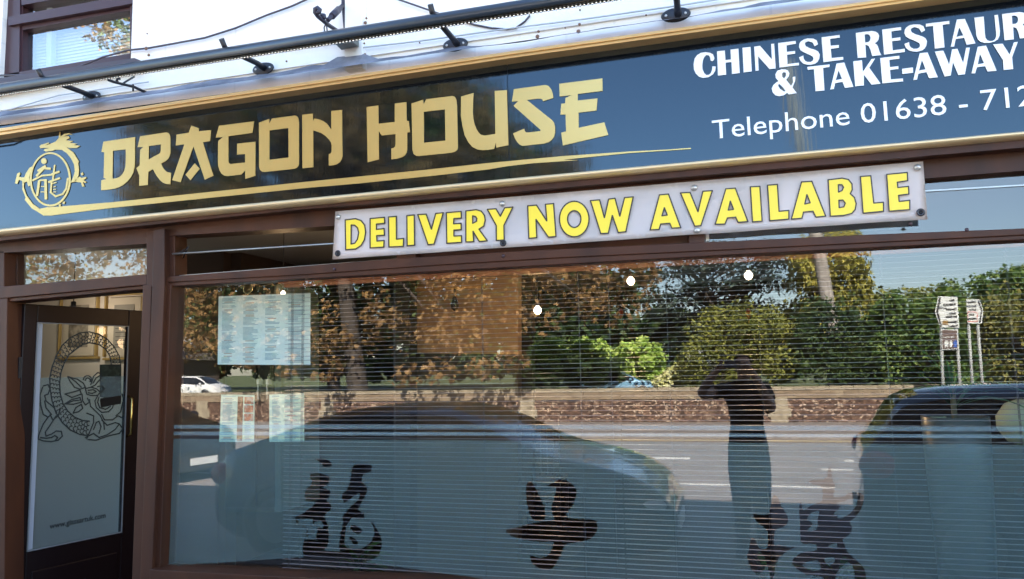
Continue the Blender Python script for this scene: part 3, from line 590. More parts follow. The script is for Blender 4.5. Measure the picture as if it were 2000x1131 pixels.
# ---- main window: glazing and film ----
GY = .045
wi = obj('shop_window', box(wx(322, 800, .05)-.02, wx(2400, 700, .05), .043, .0445, .56, .57), winpaint, bld)
pane = obj('pane', pxpoly(B(), [(320, 552), (1000, 515), (2400, 440), (2500, 1185), (1000, 1140), (298, 1108)], GY, GY+.006), glass, wi)
FY = GY+.010
g2 = lambda p: Z(550, 880, 4.714, p); g3 = lambda p: Z(960, 920, 5.361, p); g4 = lambda p: Z(1440, 900, 4.896, p)
cut = [smooth_poly(q) for q in (
 g2([(312,82),(330,70),(410,75),(450,105),(466,125),(462,150),(378,152),(370,122),(340,102)]),
 g2([(257,222),(300,208),(345,203),(415,228),(445,255),(445,290),(420,320),(372,337),(410,350),(452,372),(440,420),(412,465),(440,485),(462,512),(455,545),(385,605),(412,635),(426,690),(436,760),(434,830),(420,885),(395,915),(360,920),(325,905),(316,885),(350,862),(372,845),(360,825),(312,822),(325,760),(330,712),(350,708),(376,718),(385,690),(365,648),(335,640),(305,660),(285,700),(288,640),(278,628),(118,628),(115,618),(200,575),(270,525),(320,478),(300,468),(240,475),(213,455),(213,400),(225,360),(265,320),(285,275),(262,255)]),
 g2([(136,628),(150,628),(148,685),(136,692)]), g2([(205,820),(250,815),(250,870),(240,950),(212,992),(195,945),(195,880)]), g2([(232,700),(240,700),(239,822),(227,822)]),
 g2([(640,105),(660,97),(685,107),(668,116)]),
 g2([(655,125),(810,123),(832,140),(828,195),(765,205),(740,245),(738,290),(775,320),(790,360),(780,405),(735,480),(700,545),(760,580),(762,620),(740,632),(700,630),(660,612),(630,640),(600,690),(583,760),(580,860),(600,895),(680,910),(740,900),(820,850),(850,790),(855,730),(818,655),(830,650),(880,720),(915,800),(925,870),(900,960),(850,1005),(760,1025),(650,1020),(590,995),(545,945),(527,880),(535,790),(562,700),(570,630),(558,605),(600,555),(650,505),(710,450),(728,390),(690,400),(620,455),(580,482),(555,450),(557,405),(600,360),(628,300),(640,230)]),
 g2([(625,700),(650,682),(700,695),(738,725),(735,760),(700,772),(650,745)]), g2([(615,800),(640,788),(690,820),(715,860),(660,866),(645,835)]),
 g3([(372,130),(400,105),(430,120),(470,190),(515,290),(550,370),(562,430),(560,510),(500,532),(455,520),(410,480),(385,400),(362,280),(362,170)]),
 g3([(578,148),(640,130),(680,100),(730,87),(790,100),(850,135),(885,190),(893,230),(875,300),(840,380),(785,440),(785,485),(840,500),(1060,508),(1100,530),(1115,590),(1095,650),(1050,700),(1000,725),(880,750),(765,765),(745,830),(700,930),(650,1010),(600,1035),(510,1030),(440,985),(405,930),(403,895),(425,883),(500,910),(560,905),(610,860),(640,800),(655,740),(520,742),(380,730),(260,700),(185,670),(138,625),(210,597),(300,582),(380,555),(460,540),(560,527),(660,515),(640,450),(622,390),(650,300),(680,175),(640,165),(580,160)]),
 g4([(345,325),(375,332),(400,370),(430,450),(470,510),(490,555),(480,600),(440,640),(370,650),(355,690),(350,780),(365,825),(385,800),(440,815),(515,828),(545,822),(540,837),(470,865),(410,920),(370,975),(360,1060),(345,1140),(325,1140),(300,1060),(285,1000),(260,1040),(220,1075),(180,1078),(145,1060),(115,1000),(88,915),(110,860),(130,740),(150,732),(175,760),(200,830),(250,850),(285,835),(295,760),(290,660),(220,610),(160,560),(148,500),(200,515),(300,520),(320,430)]),
 g4([(868,60),(900,60),(905,180),(940,235),(920,320),(912,348),(1030,345),(1045,315),(1075,302),(1190,305),(1215,345),(1200,430),(1150,520),(1065,590),(1100,620),(1095,670),(1060,720),(1000,752),(1020,790),(1060,880),(1150,960),(1210,1020),(1230,1090),(1232,1131),(1222,1180),(1130,1185),(1125,1131),(1118,1050),(1090,985),(1050,968),(1010,1000),(950,1070),(940,1131),(935,1180),(845,1185),(830,1110),(740,1100),(640,1085),(580,1040),(530,1000),(525,960),(560,910),(640,870),(750,865),(768,820),(740,792),(610,800),(600,700),(600,600),(592,520),(592,393),(615,393),(618,460),(640,478),(700,430),(780,400),(812,380),(820,280),(790,235),(690,220),(685,185),(860,180)]))]
isl = [smooth_poly(q) for q in (
 g4([(1130,362),(1150,380),(1140,430),(1080,505),(1000,552),(960,550),(955,520),(915,512),(990,440),(980,422),(930,402),(1035,390),(1045,368)]),
 g4([(660,560),(700,500),(780,470),(785,510),(765,560),(770,650),(700,680),(660,670),(730,605),(695,575)]), g4([(850,825),(950,775),(960,840)]),
 g4([(610,1000),(680,960),(780,945),(800,1060),(700,1045)]), g4([(830,930),(935,915),(930,970),(880,1005),(840,970)]))]
fr_out = [(318, 857), (900, 860), (1500, 865), (2000, 869), (2450, 873), (2500, 1180), (1000, 1138), (300, 1107)]
flm = flat('frosted_film', [fr_out], FY, .0004, film, wi, cut+isl)
flat('frosted_stripe', [[(318, 830), (900, 830), (1500, 832), (2450, 836), (2450, 843), (1500, 840), (900, 837), (318, 837)], [(318, 843), (900, 844), (1500, 847), (2450, 851), (2450, 858), (1500, 854), (900, 851), (318, 850)]], FY, .0004, stripef, wi)

# ---- transom windows ----
def pane_o(name, pts, y, par, m_=glass): return obj(name, pxpoly(B(), pts, y, y+.005), m_, par)
t0 = obj('transom_window', pxpoly(B(), [(30, 492), (286, 476), (286, 479), (30, 495)], .06, .08), winpaint, bld)
pane_o('pane', [(30, 492), (288, 474), (288, 540), (30, 557)], .07, t0)
# open top-hung middle transom: sash leans out at the foot
b = B(); pxpoly(b, [(338, 458), (774, 428), (774, 431), (338, 462)], .02, .05)
t1 = obj('transom_window', b, winpaint, bld)
top_l, top_r = U(352, 463, .055), U(776, 433, .055)
def tilt_pane(par, L_, R_, drop, out, m_=glass):
    b = B(); q = [L_, R_, R_+Vector((0, -out, -drop)), L_+Vector((0, -out, -drop))]; n = Vector((0, drop, -out)).normalized()*-.004
    n = Vector((0, -drop, out)).normalized()*-.005
    v = [b.verts.new(p) for p in q]; v2 = [b.verts.new(p+n) for p in q]
    b.faces.new(v); b.faces.new(v2)
    for i in range(4): b.faces.new((v[i], v[(i+1) % 4], v2[(i+1) % 4], v2[i]))
    bmesh.ops.recalc_face_normals(b, faces=b.faces); return obj('pane', b, m_, par)
tilt_pane(t1, top_l, top_r, .10, .055)
bb = top_l+Vector((0, -.055, -.10)); bb2 = top_r+Vector((0, -.055, -.10))
obj('sash_bar', tube([bb, bb2], .005, 6), mat('silver_edge', (.35, .36, .36), .35, .7), t1)
obj('stay', tube([U(345, 500, .06), U(352, 495, .02), U(367, 482, .0), U(358, 504, .04)], [.006, .009, .007, .004], 6), ironblk, t1)
b = B(); pxpoly(b, [(337, 462), (342, 462), (341, 538), (336, 538)], .05, .07); obj('side_strip', b, mat('bright_aluminium', (.6, .6, .6), .4, .5), t1)
b = B(); pxpoly(b, [(345, 538), (774, 505), (774, 508), (345, 541)], .04, .07); obj('bottom_strip', b, MC['silver_edge'], t1)
part('transom_mullion', [([(774, 425), (812, 423), (812, 505), (774, 508)], -.002, .10)])
part('transom_panel', [([(812, 425), (1345, 385), (1345, 476), (812, 505)], .05, .07)])
part('transom_mullion', [([(1345, 385), (1376, 383), (1376, 474), (1345, 477)], -.001, .10)])
b = B(); pxpoly(b, [(1378, 390), (1384, 390), (1385, 470), (1379, 471)], .04, .06)
t2 = obj('transom_window', b, MC['bright_aluminium'], bld)
pane_o('pane', [(1376, 372), (2400, 290), (2400, 440), (1376, 480)], .05, t2, glass_mat('sky_transom_glass', .10))
b = B(); band(b, [(1385, 400), (1800, 372), (2000, 360), (2400, 333)], [(1385, 403), (1800, 375), (2000, 363), (2400, 336)], .042, .048); obj('sash_bar', b, MC['silver_edge'], t2)
b = B(); pxpoly(b, [(1384, 452), (1796, 428), (1796, 446), (1384, 470)], .06, .08); obj('vent_slot', b, blackish, t2)

# ---- the open door ----
H0 = Vector((-3.955, .09, 0)); H1 = Vector((-3.765, .83, 0)); dv = (H1-H0); DW = dv.length; da = math.atan2(dv.y, dv.x)
DM = Matrix.Translation(H0) @ Matrix.Rotation(da, 4, 'Z')     # local x runs along the leaf, local -y faces the street
door = thing('door', None, None); door.parent = bld; door.matrix_local = DM
for k in ('label', 'category'): 
    if k in door: del door[k]
DT = 2.03; gz0, gz1 = .615, 1.925; gx0, gx1 = .074, .642
b = B()
add_box(b, 0, gx0, -.02, .022, .02, DT); add_box(b, gx1, DW, -.02, .022, .02, DT)
add_box(b, gx0, gx1, -.019, .021, gz1, DT); add_box(b, gx0, gx1, -.019, .021, .02, gz0)
obj('leaf', b, maroon, door, bevel=.004)
b = B()
for a_ in ((gx0, gx0+.006, gz0, gz1), (gx1-.006, gx1, gz0, gz1), (gx0, gx1, gz0, gz0+.006), (gx0, gx1, gz1-.006, gz1)): add_box(b, a_[0], a_[1], -.026, -.0195, a_[2], a_[3])
obj('glazing_bead', b, mat('pale_bead', (.2, .2, .2), .5), door)
obj('edge_strip', box(gx0+.007, gx0+.036, -.012, -.0045, gz0+.007, gz1-.007), mat('pale_edge_strip', (.36, .38, .42), .6), door)
obj('pane', box(gx0+.001, gx1-.001, -.003, .003, gz0+.001, gz1-.001), glass2, door)
frost2 = film_mat('door_frosting', .88, (.8, .8, .8))
obj('frosting', box(gx0+.001, gx1-.001, .0035, .0040, gz0+.001, 1.60), frost2, door)
obj('panel_moulding', box(gx0+.03, gx1-.03, -.028, -.019, .14, .5), maroon, door, bevel=.006)
b = B(); hx = gx1+.012
add_tube(b, [(hx, -.02, 1.47), (hx, -.065, 1.455), (hx, -.065, 1.23), (hx, -.02, 1.215)], .008, 8)
obj('handle', b, mat('brass', (.65, .45, .14), .25, 1.0), door)
obj('hinge', box(-.014, .0, -.02, .0, .3, .42), blackish, door); obj('hinge', box(-.014, .0, -.02, .0, 1.6, 1.72), blackish, door)
# etched dragon: ring body of scales, head, mane, legs (lines a few mm wide on the glass)
dinv = DM.inverted()
def on_door(px, py):
    """photograph pixel -> local point on the door's glass"""
    d = _f*F_PX + _r2*(px-1000) - _u2*(py-565.5); n = DM.to_3x3() @ Vector((0, 1, 0)); p0 = DM @ Vector((0, -.0045, 0))
    t = (p0-CAM).dot(n)/d.dot(n); return dinv @ (CAM+d*t)
etch = mat('etched_line', (.010, .022, .026), .6)
b = B()
def eline(pts, w_=.0040):
    q = [on_door(*Z(50, 600, 3.77, [p])[0]) for p in pts]
    for i in range(len(q)-1):
        a_, c_ = q[i], q[i+1]; d = c_-a_
        if d.length < 1e-5: continue
        d.normalize(); n = Vector((-d.z, 0, d.x))*w_; d = d*w_*.7
        y = -.0046-.00001*(len(b.verts) % 40)
        vs = [b.verts.new((p.x, y, p.z)) for p in (a_-d+n, a_-d-n, c_+d-n, c_+d+n)]; b.faces.new(vs)
def arc(cx, cy, r, t0, t1, n=8, ry=None): return [(cx+r*math.cos(R(t0+(t1-t0)*k/n)), cy+(ry or r)*math.sin(R(t0+(t1-t0)*k/n))) for k in range(n+1)]
# body: outer and inner curves
outer = [(700,430),(690,360),(650,290),(600,235),(540,200),(470,182),(400,190),(330,225),(270,280),(225,360),(195,440),(178,520),(180,600),(195,690),(225,780),(270,850),(330,905),(400,938),(460,945)]
inner = [(630,420),(620,360),(590,310),(540,275),(470,262),(420,275),(370,310),(320,350),(285,410),(260,480),(250,560),(255,640),(275,710),(310,765),(360,810),(420,835),(470,840)]
eline(outer); eline(inner)
for j in range(46):
    t = j/45; i_ = t*(len(outer)-1); k = min(int(i_), len(outer)-2); f_ = i_-k; O_ = Vector(outer[k]).lerp(Vector(outer[k+1]), f_)
    i_ = t*(len(inner)-1); k = min(int(i_), len(inner)-2); f_ = i_-k; I_ = Vector(inner[k]).lerp(Vector(inner[k+1]), f_)
    for s in range(3):
        c = O_.lerp(I_, (s+.5+(.5 if j % 2 else 0)*.6)/3.3); dr = (I_-O_); base = math.degrees(math.atan2(dr.y, dr.x)); r_ = dr.length/6
        eline(arc(c.x, c.y, r_, base-90+180, base+90+180, 5) if False else arc(c.x, c.y, r_, base-180, base, 5), .0027)
# mane, brow, snout, jaw
for pts in ([(310,512),(380,530),(425,560),(440,590),(400,605),(360,590),(330,550),(310,512)], [(330,520),(370,550),(410,590)],
            [(290,640),(350,625),(400,610),(410,640),(340,665),(290,640)], [(288,712),(340,680),(400,665),(412,700),(350,715),(288,712)], [(300,710),(350,690),(395,685)],
            [(350,780),(370,740),(410,715),(420,745),(390,770),(350,780)], arc(455,535,30,-180,30), arc(458,540,18,-180,30),
            [(480,570),(500,510),(530,482),(560,490),(550,530),(510,575),(480,590)], [(495,560),(520,520),(545,505)], [(440,600),(480,590),(520,600),(550,625),(530,650),(480,650),(450,640),(440,600)],
            [(460,612),(500,608),(520,622),(490,636),(460,630)], [(550,625),(580,600),(560,580),(530,585)], [(415,640),(420,690),(440,720),(470,700),(455,670)], [(470,680),(478,730),(520,770),(550,800),(575,850),(580,900)],
            [(450,780),(500,800),(500,850),(480,900),(450,970)], [(530,655),(510,690),(520,740),(560,775),(610,770),(640,740),(650,700)], [(540,665),(530,700),(545,740),(590,752),(625,730)],
            [(550,690),(600,680),(700,665),(698,700),(620,722),(560,735)], [(440,960),(500,930),(540,960),(600,940),(660,900),(690,860),(660,850),(600,870),(560,830)], [(460,975),(520,980),(560,965),(620,945),(690,930),(715,895),(690,860)],
            [(560,790),(580,830),(640,830),(680,800),(720,820),(735,770),(730,700),(710,640)], [(665,800),(700,770),(715,700)], [(500,900),(520,850),(540,840),(555,880),(540,930)],
            [(130,580),(165,570),(180,600),(165,640),(140,650),(150,690),(210,740),(225,780)], [(125,590),(105,650),(110,720),(130,790),(165,810),(190,790),(150,740),(140,690)], [(180,790),(200,830),(240,800),(255,750)],
            [(165,810),(130,860),(100,930),(90,970),(130,985),(190,990),(240,980),(270,950),(262,915),(225,912),(190,935),(150,950),(145,920),(180,870),(225,800)], [(190,960),(215,945),(235,960),(220,980)], [(110,960),(150,965),(190,960)]): eline(pts)
obj('dragon_etching', b, etch, door)
# website lettering at the foot of the glass
tm = text_mesh('lettering', 'www.glassartuk.com', .05, etch, Matrix.Identity(4), door, .0003, .0008)
wd = max(v.co.x for v in tm.data.vertices); p0, p1 = on_door(97, 1033), on_door(206, 1011)
tm.data.transform(Matrix.Translation((p0.x, -.0048, p0.z)) @ Matrix.Rotation(-math.atan2((p1-p0).z, (p1-p0).x), 4, 'Y') @ Matrix.Rotation(R(90), 4, 'X') @ Matrix.Diagonal(((p1-p0).length/wd, .9, 1, 1)))
# dark green notices stuck on the door glass
b = B(); q = [on_door(*Z(50, 600, 3.77, [p])[0]) for p in ((552, 422), (712, 420), (710, 700), (552, 660))]
b.faces.new([b.verts.new((p.x, .0055, p.z)) for p in q]); bmesh.ops.solidify(b, geom=b.faces[:], thickness=.0006); obj('notice', b, mat('dark_green_notice', (.015, .035, .03), .5, noise=(20, (.05, .08, .07), .5, .6)), door)
b = B(); q = [on_door(*Z(50, 600, 3.77, [p])[0]) for p in ((548, 672), (705, 650), (700, 712), (552, 735))]
b.faces.new([b.verts.new((p.x, -.0052, p.z)) for p in q]); bmesh.ops.solidify(b, geom=b.faces[:], thickness=.0006); obj('notice', b, mat('black_notice', (.012, .014, .016), .5), door)

# ---------------- banner ----------------
BY = -.028
ban = thing('vinyl_banner', 'white vinyl banner reading DELIVERY NOW AVAILABLE in yellow, pinned across the transoms', 'banner', U(1230, 430, BY))
def bp(o): o.parent = ban; o.matrix_parent_inverse = Matrix.Translation(-ban.location); return o
NX, NZ = 90, 8; b = B(); g = []
TT = [(655, 413), (1235, 364.5), (1803, 315)]; BB = [(650, 507), (1235, 467), (1812, 428.5)]
def q3(P, t): 
    a_, m_, c_ = P; return tuple(2*(t-.5)*(t-1)*a_[k]-4*t*(t-1)*m_[k]+2*t*(t-.5)*c_[k] for k in (0, 1))
def bulge(s, t): return .0030*math.sin(s*23+t*2)*(.3+t)+.003*math.sin(s*9.3+1)*t
for j in range(NZ+1):
    row = []
    for i in range(NX+1):
        s = i/NX; t = j/NZ; a_, c_ = q3(TT, s), q3(BB, s); sag = 1.0*math.sin(s*math.pi*6)**2*t*(1 if s > .5 else .4)
        v = U(a_[0]+(c_[0]-a_[0])*t, a_[1]+(c_[1]-a_[1])*t-sag, BY); v.y -= bulge(s, t)*.5; row.append(b.verts.new(v))
    g.append(row)
for j in range(NZ):
    for i in range(NX): b.faces.new((g[j][i], g[j+1][i], g[j+1][i+1], g[j][i+1])).smooth = True
bmesh.ops.solidify(b, geom=b.faces[:], thickness=.0015); bmesh.ops.recalc_face_normals(b, faces=b.faces)
bp(obj('sheet', b, pvc))
n7 = lambda p: Z(620, 320, 3.226, p); n8 = lambda p: Z(1200, 300, 3.125, p)
Lp = [n7(p) for p in ([(175,353),(240,346),(275,358),(297,385),(304,430),(296,478),(275,515),(240,537),(178,542)],[(332,345),(422,337),(424,375),(372,380),(372,413),(420,408),(422,450),(373,453),(375,487),(420,483),(418,525),(332,530)],[(448,335),(497,331),(498,475),(543,470),(541,520),(450,524)],[(563,327),(610,322),(612,513),(565,517)],[(632,320),(685,317),(718,412),(745,313),(793,308),(735,505),(697,510)],[(812,308),(905,300),(907,342),(860,345),(858,378),(905,375),(906,415),(860,418),(860,455),(908,453),(908,495),(815,501)],[(935,297),(1000,289),(1032,298),(1052,325),(1057,355),(1048,392),(1018,412),(1070,485),(1020,490),(980,425),(985,490),(935,493)],[(1070,287),(1125,283),(1152,330),(1180,277),(1232,272),(1175,388),(1177,480),(1127,483),(1127,390)],[(1325,265),(1380,260),(1445,360),(1437,255),(1488,250),(1503,458),(1455,462),(1377,350),(1382,465),(1332,470)],ell(1618,348,93,112,36),[(1720,232),(1778,227),(1808,340),(1835,222),(1875,217),(1905,330),(1935,213),(1990,208),(1943,428),(1895,433),(1858,325),(1833,437),(1785,440)])]
Lp += [n8(p) for p in ([(275,252),(330,247),(405,452),(350,455),(338,425),(283,430),(273,463),(218,466)],[(403,240),(462,237),(510,355),(540,230),(598,226),(528,440),(490,443)],[(680,215),(738,211),(815,415),(755,420),(740,388),(690,393),(675,430),(615,432)],[(830,203),(888,200),(902,412),(843,417)],[(935,193),(995,188),(1005,352),(1065,347),(1065,400),(948,410)],[(1142,173),(1205,169),(1290,382),(1230,388),(1212,352),(1155,357),(1145,395),(1080,400)],[(1305,160),(1390,150),(1428,158),(1450,185),(1452,220),(1440,245),(1465,268),(1476,305),(1470,340),(1450,365),(1400,378),(1318,382)],[(1502,140),(1565,135),(1583,302),(1642,297),(1643,352),(1518,364)],[(1662,127),(1788,115),(1790,165),(1727,175),(1730,207),(1795,200),(1797,247),(1735,255),(1738,292),(1803,285),(1803,342),(1677,352)])]
Lh = [n7(p) for p in ([(213,385),(235,387),(253,405),(260,435),(252,475),(235,500),(212,505)],[(978,328),(996,332),(1004,345),(1002,362),(978,375)],ell(1618,348,42,53,28))]+[n8(p) for p in ([(305,330),(322,375),(290,380)],[(708,290),(727,340),(695,345)],[(1175,250),(1195,300),(1162,308)],[(1367,190),(1388,190),(1398,205),(1390,225),(1368,235)],[(1370,285),(1395,284),(1409,303),(1400,325),(1372,330)])]
bp(flat('yellow_lettering', Lp, BY-.0052, .0006, yellow, None, Lh))
b = B()
for P in Lp+Lh:
    n = len(P)
    for i in range(n):
        a_, c_ = Vector(P[i]), Vector(P[(i+1) % n]); d = (c_-a_); 
        if d.length < .01: continue
        d.normalize(); nn = Vector((-d.y, d.x))*1.3; y = BY-.0062-.00001*(i % 9)
        q = [U(*(a_+nn-d*.7), y), U(*(a_-nn-d*.7), y), U(*(c_-nn+d*.7), y), U(*(c_+nn+d*.7), y)]
        b.faces.new([b.verts.new(v) for v in q])
bmesh.ops.recalc_face_normals(b, faces=b.faces); bp(obj('letter_outline', b, outline))
for px, py, k in ((661, 424, 1), (981, 398, 1), (1356, 367, 1), (1792, 327, 1), (660, 495, 0), (983, 475, 0), (1362, 450, 1), (1798, 415, 0)):
    b = B(); c = U(px, py, BY-.004)
    if k: add_lathe(b, [(.014, 0), (.014, -.004), (.010, -.010), (.001, -.013)], c, 14, 'Y'); bp(obj('bolt_cap', b, bolt))
    else:
        add_lathe(b, [(.015, 0), (.016, -.003), (.010, -.006), (.007, -.002)], c, 16, 'Y'); o = bp(obj('eyelet', b, eyelet))
        cc = obj('eyelet_hole', lathe([(.008, -.002), (.001, -.0025)], c, 12, 'Y'), eyecore, o)

# ---------------- restaurant interior ----------------
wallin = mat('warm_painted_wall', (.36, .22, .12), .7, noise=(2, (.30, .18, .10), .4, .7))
darkin = mat('dark_brown_wall', (.04, .025, .018), .7)
creamin = mat('lobby_cream_wall', (.72, .66, .58), .9, spec=0)
ceilm = mat('ceiling_paint', (.42, .42, .40), .8)
floorm = mat('dark_floor', (.018, .014, .012), .6)
b = B(); add_box(b, -8.6, 6.6, .31, 6.6, 2.62, 2.7); add_box(b, SGL, SGR, .13, .31, 2.5, 2.7); obj('ceiling', b, ceilm, bld)
b = B(); add_box(b, -8.6, 6.6, .13, 6.6, .0, .06); obj('floor', b, floorm, bld)
b = B(); add_box(b, -8.6, 6.6, 6.5, 6.6, .06, 2.62); add_box(b, 3.6, 3.7, .31, 6.5, .06, 2.62); obj('back_wall', b, darkin, bld)
b = B(); add_box(b, -8.6, -4.78, 2.0, 2.1, .06, 2.62); obj('lobby_wall', b, creamin, bld)
b = B(); add_box(b, -4.78, -4.05, 2.003, 2.1, .06, 2.62); obj('partition', b, darkin, bld)
b = B(); add_box(b, -4.05, -3.95, 2.1, 6.5, .06, 2.62); obj('lobby_wall', b, darkin, bld)
def ipx(name, pts, y0, y1, m_): return obj(name, pxpoly(B(), pts, y0, y1), m_, bld)
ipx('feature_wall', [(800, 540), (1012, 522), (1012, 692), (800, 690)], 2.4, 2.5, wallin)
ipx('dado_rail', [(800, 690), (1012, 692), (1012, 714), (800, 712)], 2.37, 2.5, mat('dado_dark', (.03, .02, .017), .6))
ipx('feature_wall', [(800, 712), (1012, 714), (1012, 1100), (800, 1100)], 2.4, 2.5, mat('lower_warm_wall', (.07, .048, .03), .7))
ipx('pillar', [(770, 520), (800, 520), (800, 1100), (770, 1100)], 2.25, 2.6, mat('dark_pillar', (.02, .015, .013), .6))
ipx('beam', [(800, 560), (945, 553), (945, 562), (800, 570)], 2.36, 2.4, mat('painted_glow_timber', (.42, .22, .08), .6))  # orange glow above the wall lantern is put into this strip's colour
ipx('partition', [(1012, 522), (1040, 520), (1040, 1000), (1012, 1000)], 3.2, 3.3, darkin)
# red hangings far inside
for px, py in ((1213, 612), (1462, 612)):
    c = U(px, py, 4.6); tag(obj('paper_lantern', lathe([(.008, .05), (.022, .03), (.028, 0), (.022, -.03), (.008, -.05), (.003, -.06), (.003, -.10), (.001, -.10)], c, 12), mat('red_paper', (.5, .04, .02), .6, emit=(1, .15, .04), es=.0)),
        {1213: 'small red paper lantern hanging inside, over the edge of the chestnut reflection', 1235: 'small red paper lantern inside, right beside its twin left of the big conifer', 1462: 'small red lantern hanging under the right-hand lit bulb', 1500: 'red lantern inside, just right of the one under the lit bulb'}[px], 'lantern', 'red lanterns inside the restaurant')
# lit bulbs on cords
bulbm = mat('lit_bulb', (1, .9, .75), .4, emit=(1, .80, .55), es=.9)
for px, py, Y, lab in ((553, 573, 1.0, 'lit round bulb hanging over the right corner of the big menu sheet'), (1050, 606, 1.5, 'lit round bulb hanging in front of the warm brown wall, lowest of the four'),
                       (1232, 549, 1.7, 'lit round bulb third from the left, just below the transom rail'), (1462, 538, 1.7, 'lit round bulb farthest right, seen over the dark conifer reflection')):
    c = U(px, py, Y); r_ = .027 if px > 600 else .016
    t = thing('pendant_bulb', lab, 'lamp', c, 0, 'lit bulbs inside the restaurant')
    o = obj('bulb', lathe([(.001, -r_), (r_*.6, -r_*.8), (r_, -r_*.1), (r_*.85, r_*.5), (r_*.4, r_*.9), (r_*.35, r_*1.2)], (0, 0, 0), 16), bulbm, t)
    obj('cap', lathe([(r_*.4, r_*1.1), (r_*.4, r_*1.9), (.003, r_*2.1)], (0, 0, 0), 12), ironblk, t)
    obj('cord', tube([(0, 0, r_*2), (0, 0, 2.62-c.z)], .0025, 5), ironblk, t)
    l = bpy.data.lights.new('bulb_light', 'POINT'); l.energy = .85 if px > 600 else .3; l.color = (1, .62, .32); l.shadow_soft_size = .05
    lo = bpy.data.objects.new('bulb_light', l); COL.objects.link(lo); lo.parent = t; lo.location = (0, -.0, -r_*2.2)
c = U(143, 606, 1.6); t = thing('ceiling_spot', 'tiny lit spotlight in the lobby seen above the etched dragon through the door glass', 'lamp', c)
obj('bulb', lathe([(.001, -.012), (.010, -.008), (.012, 0), (.008, .01)], (0, 0, 0), 10), bulbm, t); obj('housing', lathe([(.013, .01), (.02, .03), (.02, .07), (.003, .075)], (0, 0, 0), 12), ironblk, t); obj('stem', tube([(0, 0, .07), (0, 0, 2.62-c.z)], .004, 5), ironblk, t)
l = bpy.data.lights.new('spot_glow', 'POINT'); l.energy = .40; l.color = (1, .85, .68); l.shadow_soft_size = .05; lo = bpy.data.objects.new('spot_glow', l); COL.objects.link(lo); lo.parent = t; lo.location = (0, 0, -.06)
c = U(484, 563, .8)
tag(obj('glass_ring', lathe([(.030, 0), (.034, .004), (.036, 0), (.034, -.004), (.030, 0)], c, 24, 'Y'), mat('pale_gold_ring', (.6, .5, .25), .3, .5)), 'small pale gold ring hanging above the big menu sheet', 'ring')
c = U(888, 590, 2.3); t = thing('wall_lantern', 'small dark lantern hanging on the warm brown inside wall', 'lantern', c)
obj('bracket', tube([(0, .08, .10), (0, .0, .10), (0, 0, .04)], .006, 6), ironblk, t); obj('shade', lathe([(.004, .05), (.02, .03), (.034, -.02), (.03, -.05), (.008, -.07)], (0, 0, 0), 10), ironblk, t)

# pictures in the lobby
gilt = mat('gilt_frame', (.45, .32, .12), .6, .2); mount = mat('picture_mount', (.62, .55, .44), .9, spec=0); artm = mat('picture_print', (.16, .14, .11), .9, spec=0, noise=(14, (.36, .32, .26), .4, .6))
for (x0, x1, y0, y1), lab, art in (((114, 193, 573, 703), 'gilt framed print on the lobby wall, left one seen over the door', 0), ((202, 282, 572, 704), 'gilt framed certificate on the lobby wall, right one beside the door post', 1)):
    t = thing('framed_picture', lab, 'picture', U((x0+x1)/2, (y0+y1)/2, 1.985), 0, 'framed pictures in the lobby'); L0 = t.location
    def rp(name, a0, a1, b0, b1, yf, yb, m_):
        p = U(a0, b1, 1.98); q = U(a1, b0, 1.98); o = obj(name, box(p.x-L0.x, q.x-L0.x, yf, yb, p.z-L0.z, q.z-L0.z), m_, t); return o
    b = B()
    for (a0, a1, b0, b1) in ((x0, x1, y0, y0+7), (x0, x1, y1-7, y1), (x0, x0+7, y0+7, y1-7), (x1-7, x1, y0+7, y1-7)):
        p = U(a0, b1, 1.98); q = U(a1, b0, 1.98); add_box(b, p.x-L0.x, q.x-L0.x, -.02, .012, p.z-L0.z, q.z-L0.z)
    obj('frame', b, gilt, t, bevel=.004)
    rp('mount', x0+7, x1-7, y0+7, y1-7, -.004, .01, mount); rp('print', x0+19, x1-19, y0+22, y1-24, -.008, -.0045, artm if not art else mat('certificate', (.30, .28, .24), .9, spec=0))
    if art:
        b = B()
        for k in range(9):
            p = U(x0+24, y0+34+k*8, 1.98); q = U(x1-24-(k % 3)*5, y0+36+k*8, 1.98); add_box(b, p.x-L0.x, q.x-L0.x, -.0095, -.0082, q.z-L0.z-.006, q.z-L0.z)
        obj('text_line', b, mat('faint_ink', (.08, .07, .06), .7), t)

